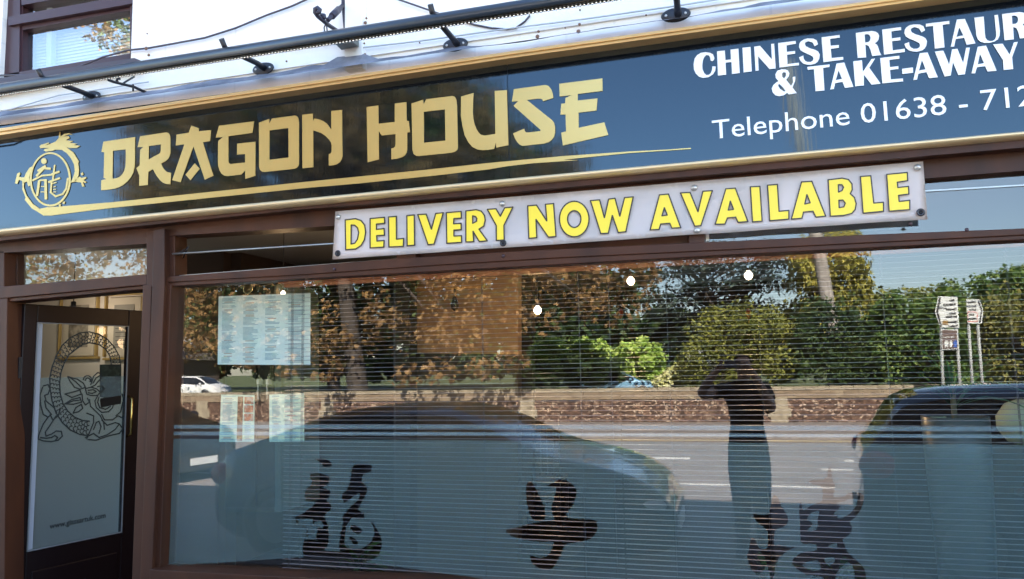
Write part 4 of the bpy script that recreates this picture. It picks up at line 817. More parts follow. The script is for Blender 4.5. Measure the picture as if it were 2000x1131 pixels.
# menus hanging inside the left end of the window
paper = mat('menu_paper', (.78, .86, .78), .6, emit=(.55, .72, .70), es=.0); paperg = mat('menu_paper_green', (.80, .86, .60), .6)
inkb = mat('menu_ink', (.22, .36, .42), .7); inkr = mat('menu_heading', (.45, .30, .24), .7)
def sheet(label, c4, Y, m_, cols, rows, seed, photos=None, ink=inkb):
    rs = random.Random(seed); t = thing('menu_sheet', label, 'menu', U(*c4[3], Y), 0, 'menu sheets in the window'); inv = Matrix.Translation(-t.location)
    def pr(o): o.parent = t; o.matrix_parent_inverse = inv
    pr(obj('paper', pxpoly(B(), c4, Y, Y+.0015), m_))
    def bi(u, v): 
        a_ = Vector(c4[0]).lerp(Vector(c4[1]), u); c_ = Vector(c4[3]).lerp(Vector(c4[2]), u); return a_.lerp(c_, v)
    b1, b2 = B(), B()
    for ci, (u0, u1) in enumerate(cols):
        v = .03
        while v < .96:
            hd = rs.random() < .12
            w_ = (u1-u0)*(rs.uniform(.5, 1) if not hd else .7)
            dvv = .007 if not hd else .010
            P = [bi(u0+(.15*(u1-u0) if hd else 0), v), bi(u0+w_, v), bi(u0+w_, v+dvv), bi(u0+(.15*(u1-u0) if hd else 0), v+dvv)]
            pxpoly(b1, [tuple(p) for p in P], Y-.0012, Y-.0004, 1 if hd else 0)
            v += .0175 if rs.random() > .08 else .04
    pr(obj('menu_text', b1, [ink, inkr])); b2.free()
    if photos:
        b1, b2 = B(), B(); u0, u1 = photos
        pxpoly(b1, [tuple(bi(u0, .03)), tuple(bi(u0+.16, .03)), tuple(bi(u0+.16, .98)), tuple(bi(u0, .98))], Y-.0022, Y-.0014)
        for k in range(3):
            pxpoly(b2, [tuple(bi(u0+.2, .04+k*.18)), tuple(bi(u1, .04+k*.18)), tuple(bi(u1, .19+k*.18)), tuple(bi(u0+.2, .19+k*.18))], Y-.0022, Y-.0014)
        pr(obj('photo_strip', b1, mat('brown_strip', (.11, .05, .02), .5, noise=(60, (.45, .25, .1), .5, .6)))); pr(obj('dish_photo', b2, mat('dish_print', (.40, .12, .05), .5, noise=(45, (.6, .42, .3), .45, .6))))
    return t
sheet('large pale blue menu sheet of four columns hung high in the left of the window', [(427, 579), (606, 572), (606, 713), (425, 712)], .26, paper, [(.04, .20), (.27, .44), (.51, .68), (.76, .95)], 1, 1)
sheet('narrow green edged menu sheet with brown strip of dish photographs, low at the left', [(432, 771), (497, 772), (496, 863), (428, 863)], .26, paperg, [(.06, .45), (.72, .95)], 1, 2, (.5, .97))
sheet('plain green edged menu sheet low down, partly behind the blind edge', [(526, 771), (594, 768), (594, 863), (526, 863)], .26, paperg, [(.08, .34), (.44, .9)], 1, 3)
# drinks cabinet doors behind the menus
t = thing('glass_cabinet', 'tall dark double door cabinet with two silver handles behind the menus', 'cabinet', U(490, 880, 1.3)); inv = Matrix.Translation(-t.location)
def cp(name, pts, y0, y1, m_):
    o = obj(name, pxpoly(B(), pts, y0, y1), m_, t); o.matrix_parent_inverse = inv; return o
cp('carcass', [(440, 560), (536, 556), (536, 1000), (440, 1000)], 1.31, 1.8, mat('cabinet_dark', (.015, .015, .015), .3))
cp('door', [(442, 700), (500, 700), (500, 990), (442, 990)], 1.285, 1.308, mat('cabinet_door', (.02, .022, .02), .15)); cp('door', [(503, 700), (534, 700), (534, 990), (503, 990)], 1.285, 1.308, MC['cabinet_door'])
cp('side_panel', [(536, 556), (549, 556), (549, 1000), (536, 1000)], 1.3, 1.8, mat('green_grey_panel', (.10, .13, .12), .4))
for x in (503, 521): cp('handle', [(x-2, 741), (x+3, 741), (x+3, 751), (x-2, 751)], 1.24, 1.28, mat('silver_handle', (.7, .75, .78), .25, .6)); cp('lock_bar', [(x-1, 752), (x+1, 752), (x+1, 780), (x-1, 780)], 1.27, 1.28, MC['silver_handle'])

# ---------------- blinds ----------------
slatm = mat('mauve_slat', (.24, .205, .205), .35, spec=.6); cordm = mat('blind_cord', (.06, .05, .05), .7); pelm = mat('red_brown_pelmet', (.50, .17, .08), .5, noise=(4, (.36, .12, .055), .4, .7, (1, 1, 8)))
def blind(label, x0, x1, zt, zb, Y, tilt, cords):
    t = thing('venetian_blind', label, 'blind', (x0, Y, zt), 0, 'venetian blinds in the shop window')
    W = x1-x0; b = B(); z = -.03; i = 0
    while z > zb-zt:
        Mx = Matrix.Translation((0, 0, z+rng.uniform(-.0007, .0007))) @ Matrix.Rotation(tilt+R(3)*math.sin(i*1.7)+R(rng.uniform(-2, 2)), 4, 'X') @ Matrix.Rotation(R(rng.uniform(-.05, .05)), 4, 'Y')
        hw = .0058
        p = [Mx @ Vector((xx, yy, zz)) for xx in (0, W) for yy, zz in ((-hw, 0), (0, .0012), (hw, 0))]; v = [b.verts.new(q) for q in p]
        v2 = [b.verts.new(q+Vector((0, 0, -.0007))) for q in p]
        for A0, fl_ in ((v, 0), (v2, 1)):
            for k in (0, 1):
                f = b.faces.new((A0[k], A0[k+1], A0[k+4], A0[k+3]) if not fl_ else (A0[k+3], A0[k+4], A0[k+1], A0[k]))
        for q0, q1 in ((0, 3), (5, 2)): b.faces.new((v[q0], v[q1], v2[q1], v2[q0]))
        z -= .0215; i += 1
    obj('slats', b, slatm, t)
    obj('headrail', box(0, W, -.018, .018, -.015, .012), pelm, t)
    obj('bottom_rail', box(0, W, -.012, .012, zb-zt-.022, zb-zt-.008), slatm, t)
    b = B()
    for cx in cords:
        for yy in (-.0095, .0095): add_tube(b, [(cx-x0, yy, 0), (cx-x0, yy, zb-zt)], .0009, 4)
        add_tube(b, [(cx-x0, 0, 0), (cx-x0, 0, zb-zt)], .0012, 4)
    obj('cord', b, cordm, t)
BLY = .115
bx = lambda px: U(px, 800, BLY).x
blind('left-hand brown venetian blind, slats open, from the menus to the middle seam', bx(556), bx(1211), wz(700, 556, BLY)+.02, .61, BLY, R(3), [bx(569), bx(590), bx(771), bx(945), bx(1136), bx(1196)])
blind('right-hand brown venetian blind behind the photographer reflection and the road signs', bx(1213.5), 3.0, wz(700, 556, BLY)+.02, .60, BLY, R(3), [bx(1310), bx(1491), bx(1740), bx(1990), 2.0])
b = B(); add_box(b, bx(550), 3.0, BLY-.045, BLY+.03, wz(700, 545, BLY)-.005, wz(700, 545, BLY)+.035)
tag(obj('pelmet', b, pelm), 'red brown wooden pelmet board running along the top of both blinds', 'pelmet')

# ---------------- leafy plants inside ----------------
def gen_plant(name, label, base, n, L_, wd, m_, droop=.6, up=.9, seed=1, pot=None):
    pot = base.z-.282 if pot else None
    rs = random.Random(seed); t = thing(name, label, 'plant', base, 0, 'plants on the inside sill'); b = B()
    lay = b.verts.layers.float.new('leafvar')
    for k in range(n):
        a_ = rs.uniform(0, 6.283); e = rs.uniform(.25, up)*1.4; ln = L_*rs.uniform(.6, 1.1); d = Vector((math.cos(a_)*.9, math.sin(a_)*.35, 0)); h0 = rs.uniform(0, .25)*L_
        prev = None; seg = 7; fv = rs.random()
        for i in range(seg+1):
            s = i/seg; p = Vector((0, 0, h0))+d*ln*s*math.cos(e*.6)+Vector((0, 0, ln*s*math.sin(e)-droop*ln*s*s))
            sd_ = Vector((-d.y, d.x, .25)).normalized()*wd*math.sin(math.pi*min(.97, s*.85+.12))
            v = (b.verts.new(p-sd_), b.verts.new(p+sd_))
            for q in v: q[lay] = fv
            if prev: b.faces.new((prev[0], prev[1], v[1], v[0]))
            prev = v
    obj('leaves', b, m_, t, True)
    obj('stem', tube([(0, 0, -pot if pot else 0), (0, 0, .2*L_)], .012, 7), mat('plant_stem', (.12, .10, .05), .7), t)
    if pot:
        obj('pot', lathe([(.10, -pot), (.13, -pot*.2), (.135, -.02), (.12, -.02), (.11, -.05), (.001, -.05)], (0, 0, 0), 18), mat('glazed_pot', (.10, .12, .11), .3), t)
    return t
plm = leaf_mat('house_plant', (.006, .025, .006), (.014, .06, .012), (.05, .12, .03), 4); plm2 = leaf_mat('palm_plant', (.02, .06, .035), (.04, .12, .06), (.10, .22, .12), 4)
gen_plant('potted_plant', 'broad leaved green plant behind the first frosted character', U(700, 1120, .5)+Vector((0, 0, -.02)), 40, .26, .022, plm, .5, .9, 3, .25)
gen_plant('potted_plant', 'green leaved plant behind the left side of the third frosted character', U(1500, 1130, .5)+Vector((0, 0, -.02)), 24, .22, .018, plm, .5, .9, 4, .25)
gen_plant('potted_plant', 'trailing green plant behind the right side of the third frosted character', U(1640, 1150, .55), 30, .24, .014, plm, .6, .8, 5, .25)
gen_plant('palm_plant', 'tall palm with thin arching green leaves inside the right of the window', U(1860, 760, .50)+Vector((0, 0, -.10)), 34, .52, .0065, plm2, .55, .9, 8, .9)
# window ledge inside
obj('inside_ledge', box(-2.9, 3.0, .19, .80, .24, .28), mat('ledge_dark', (.03, .022, .02), .6), bld)
t = thing('curved_vase', 'pale green glass vase standing inside under the palm', 'vase', U(1838, 900, .6))
obj('vase_body', lathe([(.02, -.05), (.03, 0), (.018, .06), (.022, .13), (.036, .2), (.032, .2), (.02, .13), (.001, .1)], (0, 0, 0), 16), mat('vase_glass', (.5, .6, .4), .2), t)
t = thing('round_lamp', 'pale round lampshade inside at the right-hand edge of the window', 'lamp', U(1998, 825, .9))
obj('globe_shade', lathe([(.02, .11), (.07, .09), (.11, .03), (.11, -.03), (.07, -.09), (.02, -.11)], (0, 0, 0), 20), mat('lamp_paper', (.55, .62, .42), .6), t)
obj('base', lathe([(.012, -.1), (.012, -.3), (.06, -.32), (.06, -.34)], (0, 0, 0), 14), ironblk, t)
# dining chairs seen low through the blind
def dchair(label, px, Y):
    p = U(px, 760, Y); t = thing('dining_chair', label, 'chair', (p.x, p.y, .06), 0, 'dining chairs inside'); c = mat('chair_wood', (.035, .018, .014), .4)
    obj('seat', box(-.2, .2, -.2, .2, .43, .47), mat('seat_pad', (.12, .03, .03), .7), t, bevel=.01)
    for sx_ in (-1, 1):
        for sy_ in (-1, 1): obj('leg', box(sx_*.18-.018, sx_*.18+.018, sy_*.18-.018, sy_*.18+.018, 0, .43 if sy_ > 0 else 1.05), c, t)
    b = B()
    for k in range(5): add_box(b, -.13+k*.065-.01, -.13+k*.065+.01, -.19, -.175, .5, 1.0)
    add_box(b, -.162, .162, -.192, -.168, .98, 1.05); obj('backrest', b, c, t)
dchair('dark slat backed dining chair by the warm wall', 975, 3.6); dchair('dark slat backed dining chair nearest the middle of the room', 1060, 4.2)

# ---------------- the street that the glass reflects (in front of the shop, at y < 0) ----------------
GP = 2*GY
def V(px, py, D):
    """where a thing seen mirrored at a photograph pixel really stands, D metres behind the glass in the mirror image"""
    v = U(px, py, D); return Vector((v.x, GP-v.y, v.z))
def inside(P, x, y):
    c = False; n = len(P)
    for i in range(n):
        a_, b__ = P[i], P[i-1]
        if (a_[1] > y) != (b__[1] > y) and x < (b__[0]-a_[0])*(y-a_[1])/(b__[1]-a_[1])+a_[0]: c = not c
    return c
def fill(P, D0, D1, n, rpx, zs=1.0, seed=1, edge=.8):
    """n clump centres (and radii) filling a crown's outline through its depth"""
    rs = random.Random(seed); xs = [p[0] for p in P]; ys = [p[1] for p in P]; out = []
    while len(out) < n:
        x, y = rs.uniform(min(xs), max(xs)), rs.uniform(min(ys), max(ys))
        if not inside(P, x, y): continue
        D = rs.uniform(D0, D1); r_ = rs.uniform(.6, 1.25)*rpx*(D+3.3)/F_PX
        c = V(x, y, D); out.append((c, (r_, r_, r_*zs)))
    return out
def leaves(name, clumps, per, size, style, m_, parent, seed=1, up=.35):
    g_ = np.random.default_rng(seed); C_ = np.array([list(c) for c, r in clumps]); Rr = np.array([r for c, r in clumps]); n = len(clumps)*per
    ci = np.repeat(np.arange(len(clumps)), per)
    d = g_.normal(size=(n, 3)); d /= np.linalg.norm(d, axis=1)[:, None]; rad = g_.uniform(.25, 1, n)**.5
    P = C_[ci]+d*Rr[ci]*rad[:, None]
    if style == 'palm': k = 5
    else: k = 1
    # blade frame: normal nrm, long axis ax
    nrm = d*.6+g_.normal(size=(n, 3))*.7+np.array([0, .25, up]); nrm /= np.linalg.norm(nrm, axis=1)[:, None]
    ax = np.cross(nrm, g_.normal(size=(n, 3))); 
    if style == 'droop': ax = ax*.35+np.array([0, 0, -1.0])+d*.3
    if style == 'spray': ax = d*np.array([1, 1, .15])+g_.normal(size=(n, 3))*.35; nrm = np.array([0, 0, 1.0])+g_.normal(size=(n, 3))*.3
    ax -= nrm*(ax*nrm).sum(1)[:, None]; ax /= np.linalg.norm(ax, axis=1)[:, None]; bx_ = np.cross(nrm, ax)
    sz = size*g_.uniform(.6, 1.25, n); vs = []; var = g_.random(n)
    asp = {'palm': .17, 'round': .42, 'droop': .22, 'spray': .2}[style]
    for j in range(k):
        a_ = (j-(k-1)/2)*.62; dx = ax*math.cos(a_)+bx_*math.sin(a_); dy = -ax*math.sin(a_)+bx_*math.cos(a_)
        l = (sz*(1-.12*abs(j-(k-1)/2)))[:, None]; w_ = l*asp
        base = P; t_ = l*.55
        quad = np.stack([base, base+dx*t_+dy*w_-nrm*l*.06, base+dx*l-nrm*l*.18, base+dx*t_-dy*w_-nrm*l*.06], axis=1); vs.append(quad)
    Vv = np.concatenate(vs).reshape(-1, 3); nf = len(Vv)//4
    me = bpy.data.meshes.new(name); me.vertices.add(len(Vv)); me.vertices.foreach_set('co', Vv.astype(np.float32).ravel())
    me.loops.add(nf*4); me.loops.foreach_set('vertex_index', np.arange(nf*4, dtype=np.int32)); me.polygons.add(nf)
    me.polygons.foreach_set('loop_start', np.arange(0, nf*4, 4, dtype=np.int32)); me.update(calc_edges=True)
    at_ = me.attributes.new('leafvar', 'FLOAT', 'POINT'); at_.data.foreach_set('value', np.repeat(np.tile(var, k), 4).astype(np.float32))
    me.materials.append(m_); return link(bpy.data.objects.new(name, me), parent)
barkm = mat('bark', (.055, .042, .032), .9, noise=(5, (.03, .024, .018), .4, .7, (1, 1, .2)), bump=(12, 1, .04, (1, 1, .25)))
def tree(name, label, P, D0, D1, n, rpx, per, size, style, m_, zs=1, seed=1, trunk=None, tr=.2, limbs=8, group=None, cat='tree', extra=()):
    cl = fill(P, D0, D1, n, rpx, zs, seed)+list(extra); cen = sum((c for c, r in cl), Vector())/len(cl)
    bx_, by_ = (trunk if trunk else (cen.x, cen.y)); root = Vector((bx_, by_, -.13))
    t = thing(name, label, cat, root, 0, group); t['_'] = 1; del t['_']
    o = leaves('crown', cl, per, size, style, m_, t, seed); o.matrix_parent_inverse = Matrix.Translation(-root)
    rs = random.Random(seed); b = B(); top = Vector((cen.x*.6+bx_*.4, cen.y*.6+by_*.4, max(cen.z, .8))); fork = root.lerp(top, .45)
    add_tube(b, [root, root.lerp(fork, .1)+Vector((.02, 0, 0)), root.lerp(fork, .5)+Vector((.05*tr, .1*tr, 0)), fork, top], [tr*1.35, tr, tr*.85, tr*.7, tr*.3], 10)
    for c, r in rs.sample(cl, min(limbs, len(cl))):
        s = fork.lerp(top, rs.uniform(0, .9)); mid_ = s.lerp(c, .5)+Vector((0, 0, .12*(c-s).length))
        add_tube(b, [s, mid_, c], [tr*.38, tr*.2, tr*.05], 6)
        for _ in range(2):
            c2 = rs.choice(cl)[0]
            if (c2-mid_).length < 3.5: add_tube(b, [mid_, mid_.lerp(c2, .5)+Vector((0, 0, .15)), c2], [tr*.16, tr*.1, tr*.03], 5)
    o = obj('trunk', b, barkm, t); o.matrix_parent_inverse = Matrix.Translation(-root); return t
chest = leaf_mat('autumn_chestnut', (.03, .036, .010), (.13, .07, .024), (.28, .165, .06), .35)
oliv = leaf_mat('olive_leaves', (.05, .07, .015), (.12, .13, .03), (.25, .22, .06), .8)
dkgr = leaf_mat('dark_green_leaves', (.012, .03, .01), (.03, .065, .018), (.08, .12, .03), .9)
brgr = leaf_mat('bright_green_leaves', (.026, .065, .012), (.06, .12, .024), (.16, .22, .05), .9)
yegr = leaf_mat('yellow_green_leaves', (.06, .08, .012), (.14, .155, .025), (.26, .26, .05), .9)
cedr = leaf_mat('blue_grey_needles', (.018, .035, .028), (.04, .07, .055), (.10, .13, .10), .8)
gold = leaf_mat('golden_cypress_leaves', (.10, .11, .015), (.26, .24, .04), (.44, .38, .08), .9)
lime = leaf_mat('lime_hedge_leaves', (.16, .28, .03), (.34, .50, .08), (.60, .70, .2), .4)
ct = V(705, 740, 22.5)
big = [(40, 470), (15, 555), (80, 600), (300, 650), (330, 700), (560, 700), (700, 690), (900, 675), (1060, 640), (1190, 612), (1250, 595), (1258, 560), (1255, 530), (1225, 470), (1180, 380), (1110, 290), (1065, 235), (1000, 250), (975, 215), (935, 140), (860, 40), (780, -90), (600, -210), (350, -230), (215, -90), (168, 20), (180, 110), (225, 250), (255, 350), (250, 430), (120, 455)]
hang = [(V(x, y, D), (r_, r_, r_*.8)) for x, y, D, r_ in ((1000, 700, 17.5, .5), (940, 720, 17.5, .5), (860, 725, 17.5, .55), (790, 735, 17.6, .5), (640, 720, 17.4, .6), (560, 715, 17.5, .5), (480, 700, 17.5, .6), (1060, 620, 17.5, .7), (1150, 590, 18, .6), (1235, 520, 18, .6), (1265, 505, 19, .5), (1262, 545, 19, .45), (400, 660, 18, .7), (350, 640, 18, .6), (280, 520, 18, .6))]
tree('chestnut_tree', 'huge brown autumn chestnut tree overhanging the flint wall across the road', big, 18.5, 29, 620, 52, 58, .17, 'palm', chest, .8, 11, (ct.x, ct.y), .42, 60, extra=hang)
tree('dark_tree', 'dense dark tree standing behind the great chestnut, closing off the sky', [(430, 655), (400, 560), (260, 440), (270, 300), (235, 150), (250, 0), (400, -120), (650, -110), (820, 20), (930, 170), (1080, 290), (1150, 420), (1205, 520), (1240, 560), (1200, 590), (1050, 595), (980, 640), (700, 660)], 31, 36, 480, 76, 120, .36, 'round', dkgr, .9, 41, None, .35, 20)
tree('lime_tree', 'loose yellowing tree left of the great chestnut, above the lawn', [(-350, 420), (-300, 560), (-100, 690), (200, 700), (350, 690), (440, 660), (420, 560), (200, 540), (60, 480), (-50, 430)], 44, 49, 150, 55, 90, .27, 'round', oliv, .9, 12, None, .25, 20)
tree('cedar_tree', 'blue grey layered cedar right of the chestnut, behind the olive bush', [(1290, 575), (1300, 520), (1350, 490), (1420, 455), (1520, 470), (1545, 530), (1560, 600), (1550, 680), (1450, 700), (1350, 700), (1300, 660), (1275, 610)], 25, 28, 90, 38, 130, .24, 'spray', cedr, .35, 13, None, .3, 30)
tree('golden_cypress', 'golden yellow cypress with drooping sprays behind the leaning utility pole', [(1560, 480), (1590, 440), (1650, 440), (1672, 480), (1688, 560), (1680, 620), (1660, 690), (1570, 690), (1550, 600), (1545, 530)], 22.5, 25, 60, 26, 150, .22, 'droop', gold, 1.3, 14, None, .2, 20)
bush = 'garden bushes behind the flint wall'
tree('garden_bush', 'olive green rounded bush directly behind the photographer reflection', [(1345, 745), (1350, 640), (1370, 605), (1430, 590), (1500, 600), (1545, 625), (1550, 748), (1450, 750)], 19.6, 21, 45, 32, 210, .10, 'round', yegr, 1, 15, None, .08, 10, bush, 'bush')
tree('garden_bush', 'dark green bush in the middle of the hedge below the utility pole', [(1535, 748), (1530, 640), (1570, 610), (1640, 585), (1700, 590), (1735, 640), (1730, 748), (1640, 745)], 19.4, 20.8, 45, 34, 230, .10, 'round', dkgr, 1, 16, None, .08, 10, bush, 'bush')
tree('garden_bush', 'bright green spreading bush spilling over the wall left of the road signs', [(1700, 700), (1710, 620), (1730, 575), (1790, 555), (1850, 560), (1885, 590), (1890, 740), (1850, 770), (1790, 765), (1730, 735)], 18.9, 20.3, 60, 30, 230, .10, 'round', brgr, 1, 17, None, .08, 10, bush, 'bush')
tree('garden_bush', 'brownish green tall bush right of the road signs', [(1860, 735), (1870, 600), (1920, 585), (2020, 600), (2150, 590), (2200, 740), (2000, 745)], 20, 22, 60, 36, 200, .11, 'round', oliv, 1, 18, None, .1, 12, bush, 'bush')
tree('ash_tree', 'sparse light green tree standing above the brownish bush at the far right', [(1900, 600), (1905, 545), (1925, 530), (1950, 560), (1975, 525), (2010, 520), (2060, 535), (2150, 560), (2150, 610), (1990, 605)], 23, 26, 45, 22, 120, .13, 'round', brgr, .8, 19, None, .14, 25)
tree('garden_tree', 'low green shrub tree between the golden cypress and the road signs, against the sky', [(1690, 640), (1690, 585), (1740, 570), (1800, 575), (1850, 570), (1900, 600), (1900, 650), (1780, 660)], 25, 28, 40, 26, 120, .14, 'round', yegr, .8, 20, None, .12, 12)
tree('lime_hedge', 'sunlit lime green hedge far back under the chestnut branches', [(1050, 735), (1050, 672), (1120, 668), (1200, 672), (1290, 665), (1295, 735)], 42, 44, 70, 16, 260, .22, 'round', lime, 1, 21, None, .1, 6, None, 'hedge')
tree('variegated_shrub', 'small pale yellow shrub just above the wall coping left of the photographer', [(1285, 748), (1290, 722), (1320, 712), (1345, 728), (1345, 748)], 20.5, 21.5, 14, 13, 160, .11, 'round', mat('_y', (.5, .5, .1)) if 0 else leaf_mat('variegated', (.30, .32, .08), (.52, .52, .2), (.75, .72, .4), 1), 1, 22, None, .04, 5, None, 'shrub')
tree('white_shrub', 'white flowering shrub beside the olive bush above the wall', [(1350, 720), (1350, 690), (1395, 688), (1398, 722)], 22, 23, 10, 9, 120, .14, 'droop', leaf_mat('white_flowers', (.3, .32, .25), (.7, .7, .66), (.85, .85, .8), 2), 1.2, 23, None, .04, 5, None, 'shrub')
tree('dark_hedge', 'very dark clipped hedge and yew mass under the chestnut', [(1010, 748), (1015, 702), (1080, 712), (1140, 700), (1215, 702), (1235, 748)], 30, 32, 40, 14, 160, .14, 'round', dkgr, 1, 24, None, .06, 4, None, 'hedge')
# distant tree belt
for k, (x0, x1, y, m_, nn) in enumerate(((-700, 330, 640, dkgr, 110), (280, 1180, 590, dkgr, 330), (1150, 1560, 630, dkgr, 120), (1650, 2300, 655, dkgr, 90))):
    tree('distant_trees', ['dark belt of distant trees at the far left', 'long dark belt of distant trees seen under the chestnut', 'dark distant trees behind the white flowering shrub', 'dark distant trees behind the road signs'][k], [(x0, 725), (x0, y), ((x0+x1)/2, y-14), (x1, y+4), (x1, 725)], 58, 64, nn, 24, 130, .6, 'round', m_, .9, 30+k, None, .3, 4)

# flint wall with brick coping and brick piers
flint = cobble_mat('flint_cobbles', 13, [(.04, .022, .016), (.11, .055, .036), (.22, .125, .08), (.48, .36, .26)], (.12, .07, .045), .04)
copebr = brick_mat('coping_brick', (.26, .19, .12), (.18, .13, .08), (.13, .10, .08), 1, .7, .23, .08, blotch=(.30, .24, .16))
pierm = mat('pale_brick_pier', (.31, .26, .18), .8, noise=(7, (.19, .155, .105), .4, .7), bump=(14, .6, .02))
wt = thing('garden_wall', 'long flint boundary wall with pale brick coping and piers across the road', 'wall', (0, -18.6, 0))
WD = 18.5; inv = Matrix.Translation(-wt.location)
def wp(name, b, m_): o = obj(name, b, m_, wt, bevel=0); o.matrix_parent_inverse = inv
wy = GP-WD
wp('flint_panel', box(-60, 6.4, wy-.32, wy, 0.0, .66), flint)
b = B(); add_box(b, -60, 6.45, wy-.36, wy+.03, .66, .88); wp('brick_course', b, copebr)
b = B(); x = -60
while x < 6.4:
    add_box(b, x+.006, x+.294, wy-.38, wy+.05, .882, .975+random.uniform(-.006, .006)); x += .30
wp('coping', b, pierm)
b = B()
for px in (1030, 1522, 395, 640): 
    p = V(px, 800, WD); add_box(b, p.x-.22, p.x+.22, wy-.1, wy+.035, .0, .70); add_box(b, p.x-.30, p.x+.30, wy-.1, wy+.03, .16, .40)
wp('pier', b, pierm)
w2 = thing('garden_wall', 'older red flecked flint wall behind the road sign posts', 'wall', (18, -19.4, 0)); w2o = obj('flint_panel', box(-11.6, 30, -.2, .2, 0, .86), cobble_mat('red_flint', 14, [(.10, .05, .035), (.20, .11, .07), (.38, .27, .14)], (.18, .13, .09), .03), w2)
obj('coping', box(-11.6, 30, -.24, .24, .861, .93), pierm, w2)
struct('lawn', box(-60, 30, -120, wy-.36, -.14, .01), grassm)
stone_pot = V(415, 775, 21)
tag(obj('stone_urn', lathe([(.001, -.45), (.2, -.45), (.16, -.35), (.30, -.1), (.34, .12), (.28, .14), (.26, .05), (.001, .03)], stone_pot, 16), mat('urn_stone', (.5, .45, .34), .8)), 'round pale stone urn on the lawn below the silver car', 'urn')

# utility pole
pb, ptp = V(1626, 650, 20.6), V(1540, 150, 20.6); b = B(); d = (ptp-pb)
pt_ = thing('utility_pole', 'tall grey leaning wooden utility pole behind the hedge', 'pole', (pb.x-d.x*(pb.z/d.z), pb.y, -.13)); inv = Matrix.Translation(-pt_.location)
b0 = Vector((pb.x-d.x*(pb.z/d.z), pb.y, -.13)); o = obj('pole', tube([b0, pb, pb+d*.5, pb+d*1.05], [.21, .20, .19, .175], 14), mat('weathered_pole', (.30, .27, .24), .8, noise=(4, (.16, .14, .12), .4, .7, (3, 3, .3))), pt_); o.matrix_parent_inverse = inv
o = obj('step_iron', tube([pb+d*.8+Vector((-.3, .0, 0)), pb+d*.8+Vector((.3, 0, 0))], .02, 6), ironblk, pt_); o.matrix_parent_inverse = inv
# road signs
postm = mat('galvanised_post', (.26, .27, .26), .6, .1); signw = mat('sign_white', (.52, .54, .52), .5); signblk = mat('sign_black', (.015, .015, .015), .5); signback = mat('sign_brown', (.10, .065, .055), .5)
z6 = lambda p: Z(1780, 560, 5.141, p)
def rpoly(name, pts, D, th, m_, par, inv):
    b = B(); add_poly(b, [(U(x, y, D).x, U(x, y, D).z) for x, y in pts], GP-D-th, GP-D); o = obj(name, b, m_, par); o.matrix_parent_inverse = inv; return o
def rsign(label, D, outl, frame, posts, lines, extra=None, brown=None):
    c = U(outl[0][0], 800, D); t = thing('road_sign', label, 'road sign', (c.x, GP-D, 0)); inv = Matrix.Translation(-t.location)
    rpoly('sign_board', outl, D, .02, signw, t, inv)
    for k, fr in enumerate(frame): rpoly('chevron_bar', fr, D-.006, .003, signblk, t, inv)
    for x0, y0, x1, y1 in posts:
        a_, c_ = V(x0, y0, D+.06), V(x1, y1, D+.06); 
        dd = c_-a_; g0 = a_+dd*((.0-a_.z)/dd.z); o = obj('post', tube([a_, g0], .038, 8), postm, t); o.matrix_parent_inverse = inv
    for s, px, py, h in lines:
        p = V(px, py, D-.008); hh = h*(D+3.3)/F_PX/.73
        o = text_mesh('lettering', s, hh, signblk, Matrix.Translation(p) @ Matrix.Rotation(math.pi, 4, 'Z') @ Matrix.Rotation(R(90), 4, 'X'), t, .0005, .004, sx=.85); o.matrix_parent_inverse = inv
    return t, inv
t, inv = rsign('large white direction sign with black left chevron border and place names', 17.0, z6([(268, 100), (462, 110), (482, 418), (290, 412), (236, 255)]),
      [z6([(278, 108), (298, 109), (268, 255), (310, 405), (294, 405), (248, 255)])],
      ((1838, 640, 1842, 765), (1868, 640, 1876, 765)), [('Bury', 1864, 589, 3.6), ('St Edmunds', 1867, 597, 3.6), ('Cemetery', 1868, 606, 3.4), ('A1101', 1849, 604, 4), ('Library', 1868, 614, 3.4), ('Bus Station', 1869, 620.5, 3.4), ('Newmarket', 1871, 631, 3.6), ('Thetford', 1871.5, 639, 3.6)])
rpoly('brown_patch', z6([(313, 345), (367, 345), (367, 386), (313, 384)]), 16.99, .003, mat('patch_brown', (.22, .12, .02), .5), t, inv)
bt = thing('tourist_sign', 'small brown tourist sign with white pictograms under the large direction sign', 'road sign', (U(1855, 700, 17).x, GP-17.0, 0)); inv = Matrix.Translation(-bt.location)
rpoly('sign_board', z6([(300, 428), (462, 434), (476, 628), (306, 634)]), 17.0, .02, signw, bt, inv); rpoly('sign_face', z6([(308, 437), (455, 442), (468, 620), (314, 625)]), 16.993, .004, signback, bt, inv)
for a0, a1, m__ in ((330, 375, signw), (383, 415, signw), (422, 462, mat('sign_blue', (.03, .09, .35), .5))):
    rpoly('pictogram', z6([(a0, 560), ((a0+a1)/2, 535), (a1, 560), (a1-4, 610), (a0+4, 610)]), 16.985, .003, m__, bt, inv)
p = V(1865, 660, 16.98); o = text_mesh('lettering', 'Town Centre', 3*20/F_PX/.73, signw, Matrix.Translation(p) @ Matrix.Rotation(math.pi, 4, 'Z') @ Matrix.Rotation(R(90), 4, 'X'), bt, .0005, .003, sx=.8); o.matrix_parent_inverse = inv
t, inv = rsign('smaller white direction sign with black right chevron border and red boxed panel', 17.3, z6([(551, 130), (685, 134), (727, 243), (710, 376), (566, 370)]),
      [z6([(664, 140), (682, 140), (716, 243), (697, 366), (683, 366), (702, 243)])],
      ((1892, 633, 1900, 765), (1910, 633, 1920, 765)), [('Littleport', 1907, 592, 3.4), ('Beck Row', 1907.5, 600.5, 3.4), ('A1101', 1907, 607.5, 3.4), ('RAF', 1903, 617.5, 3.4), ('Mildenhall', 1907.5, 624.5, 3)])
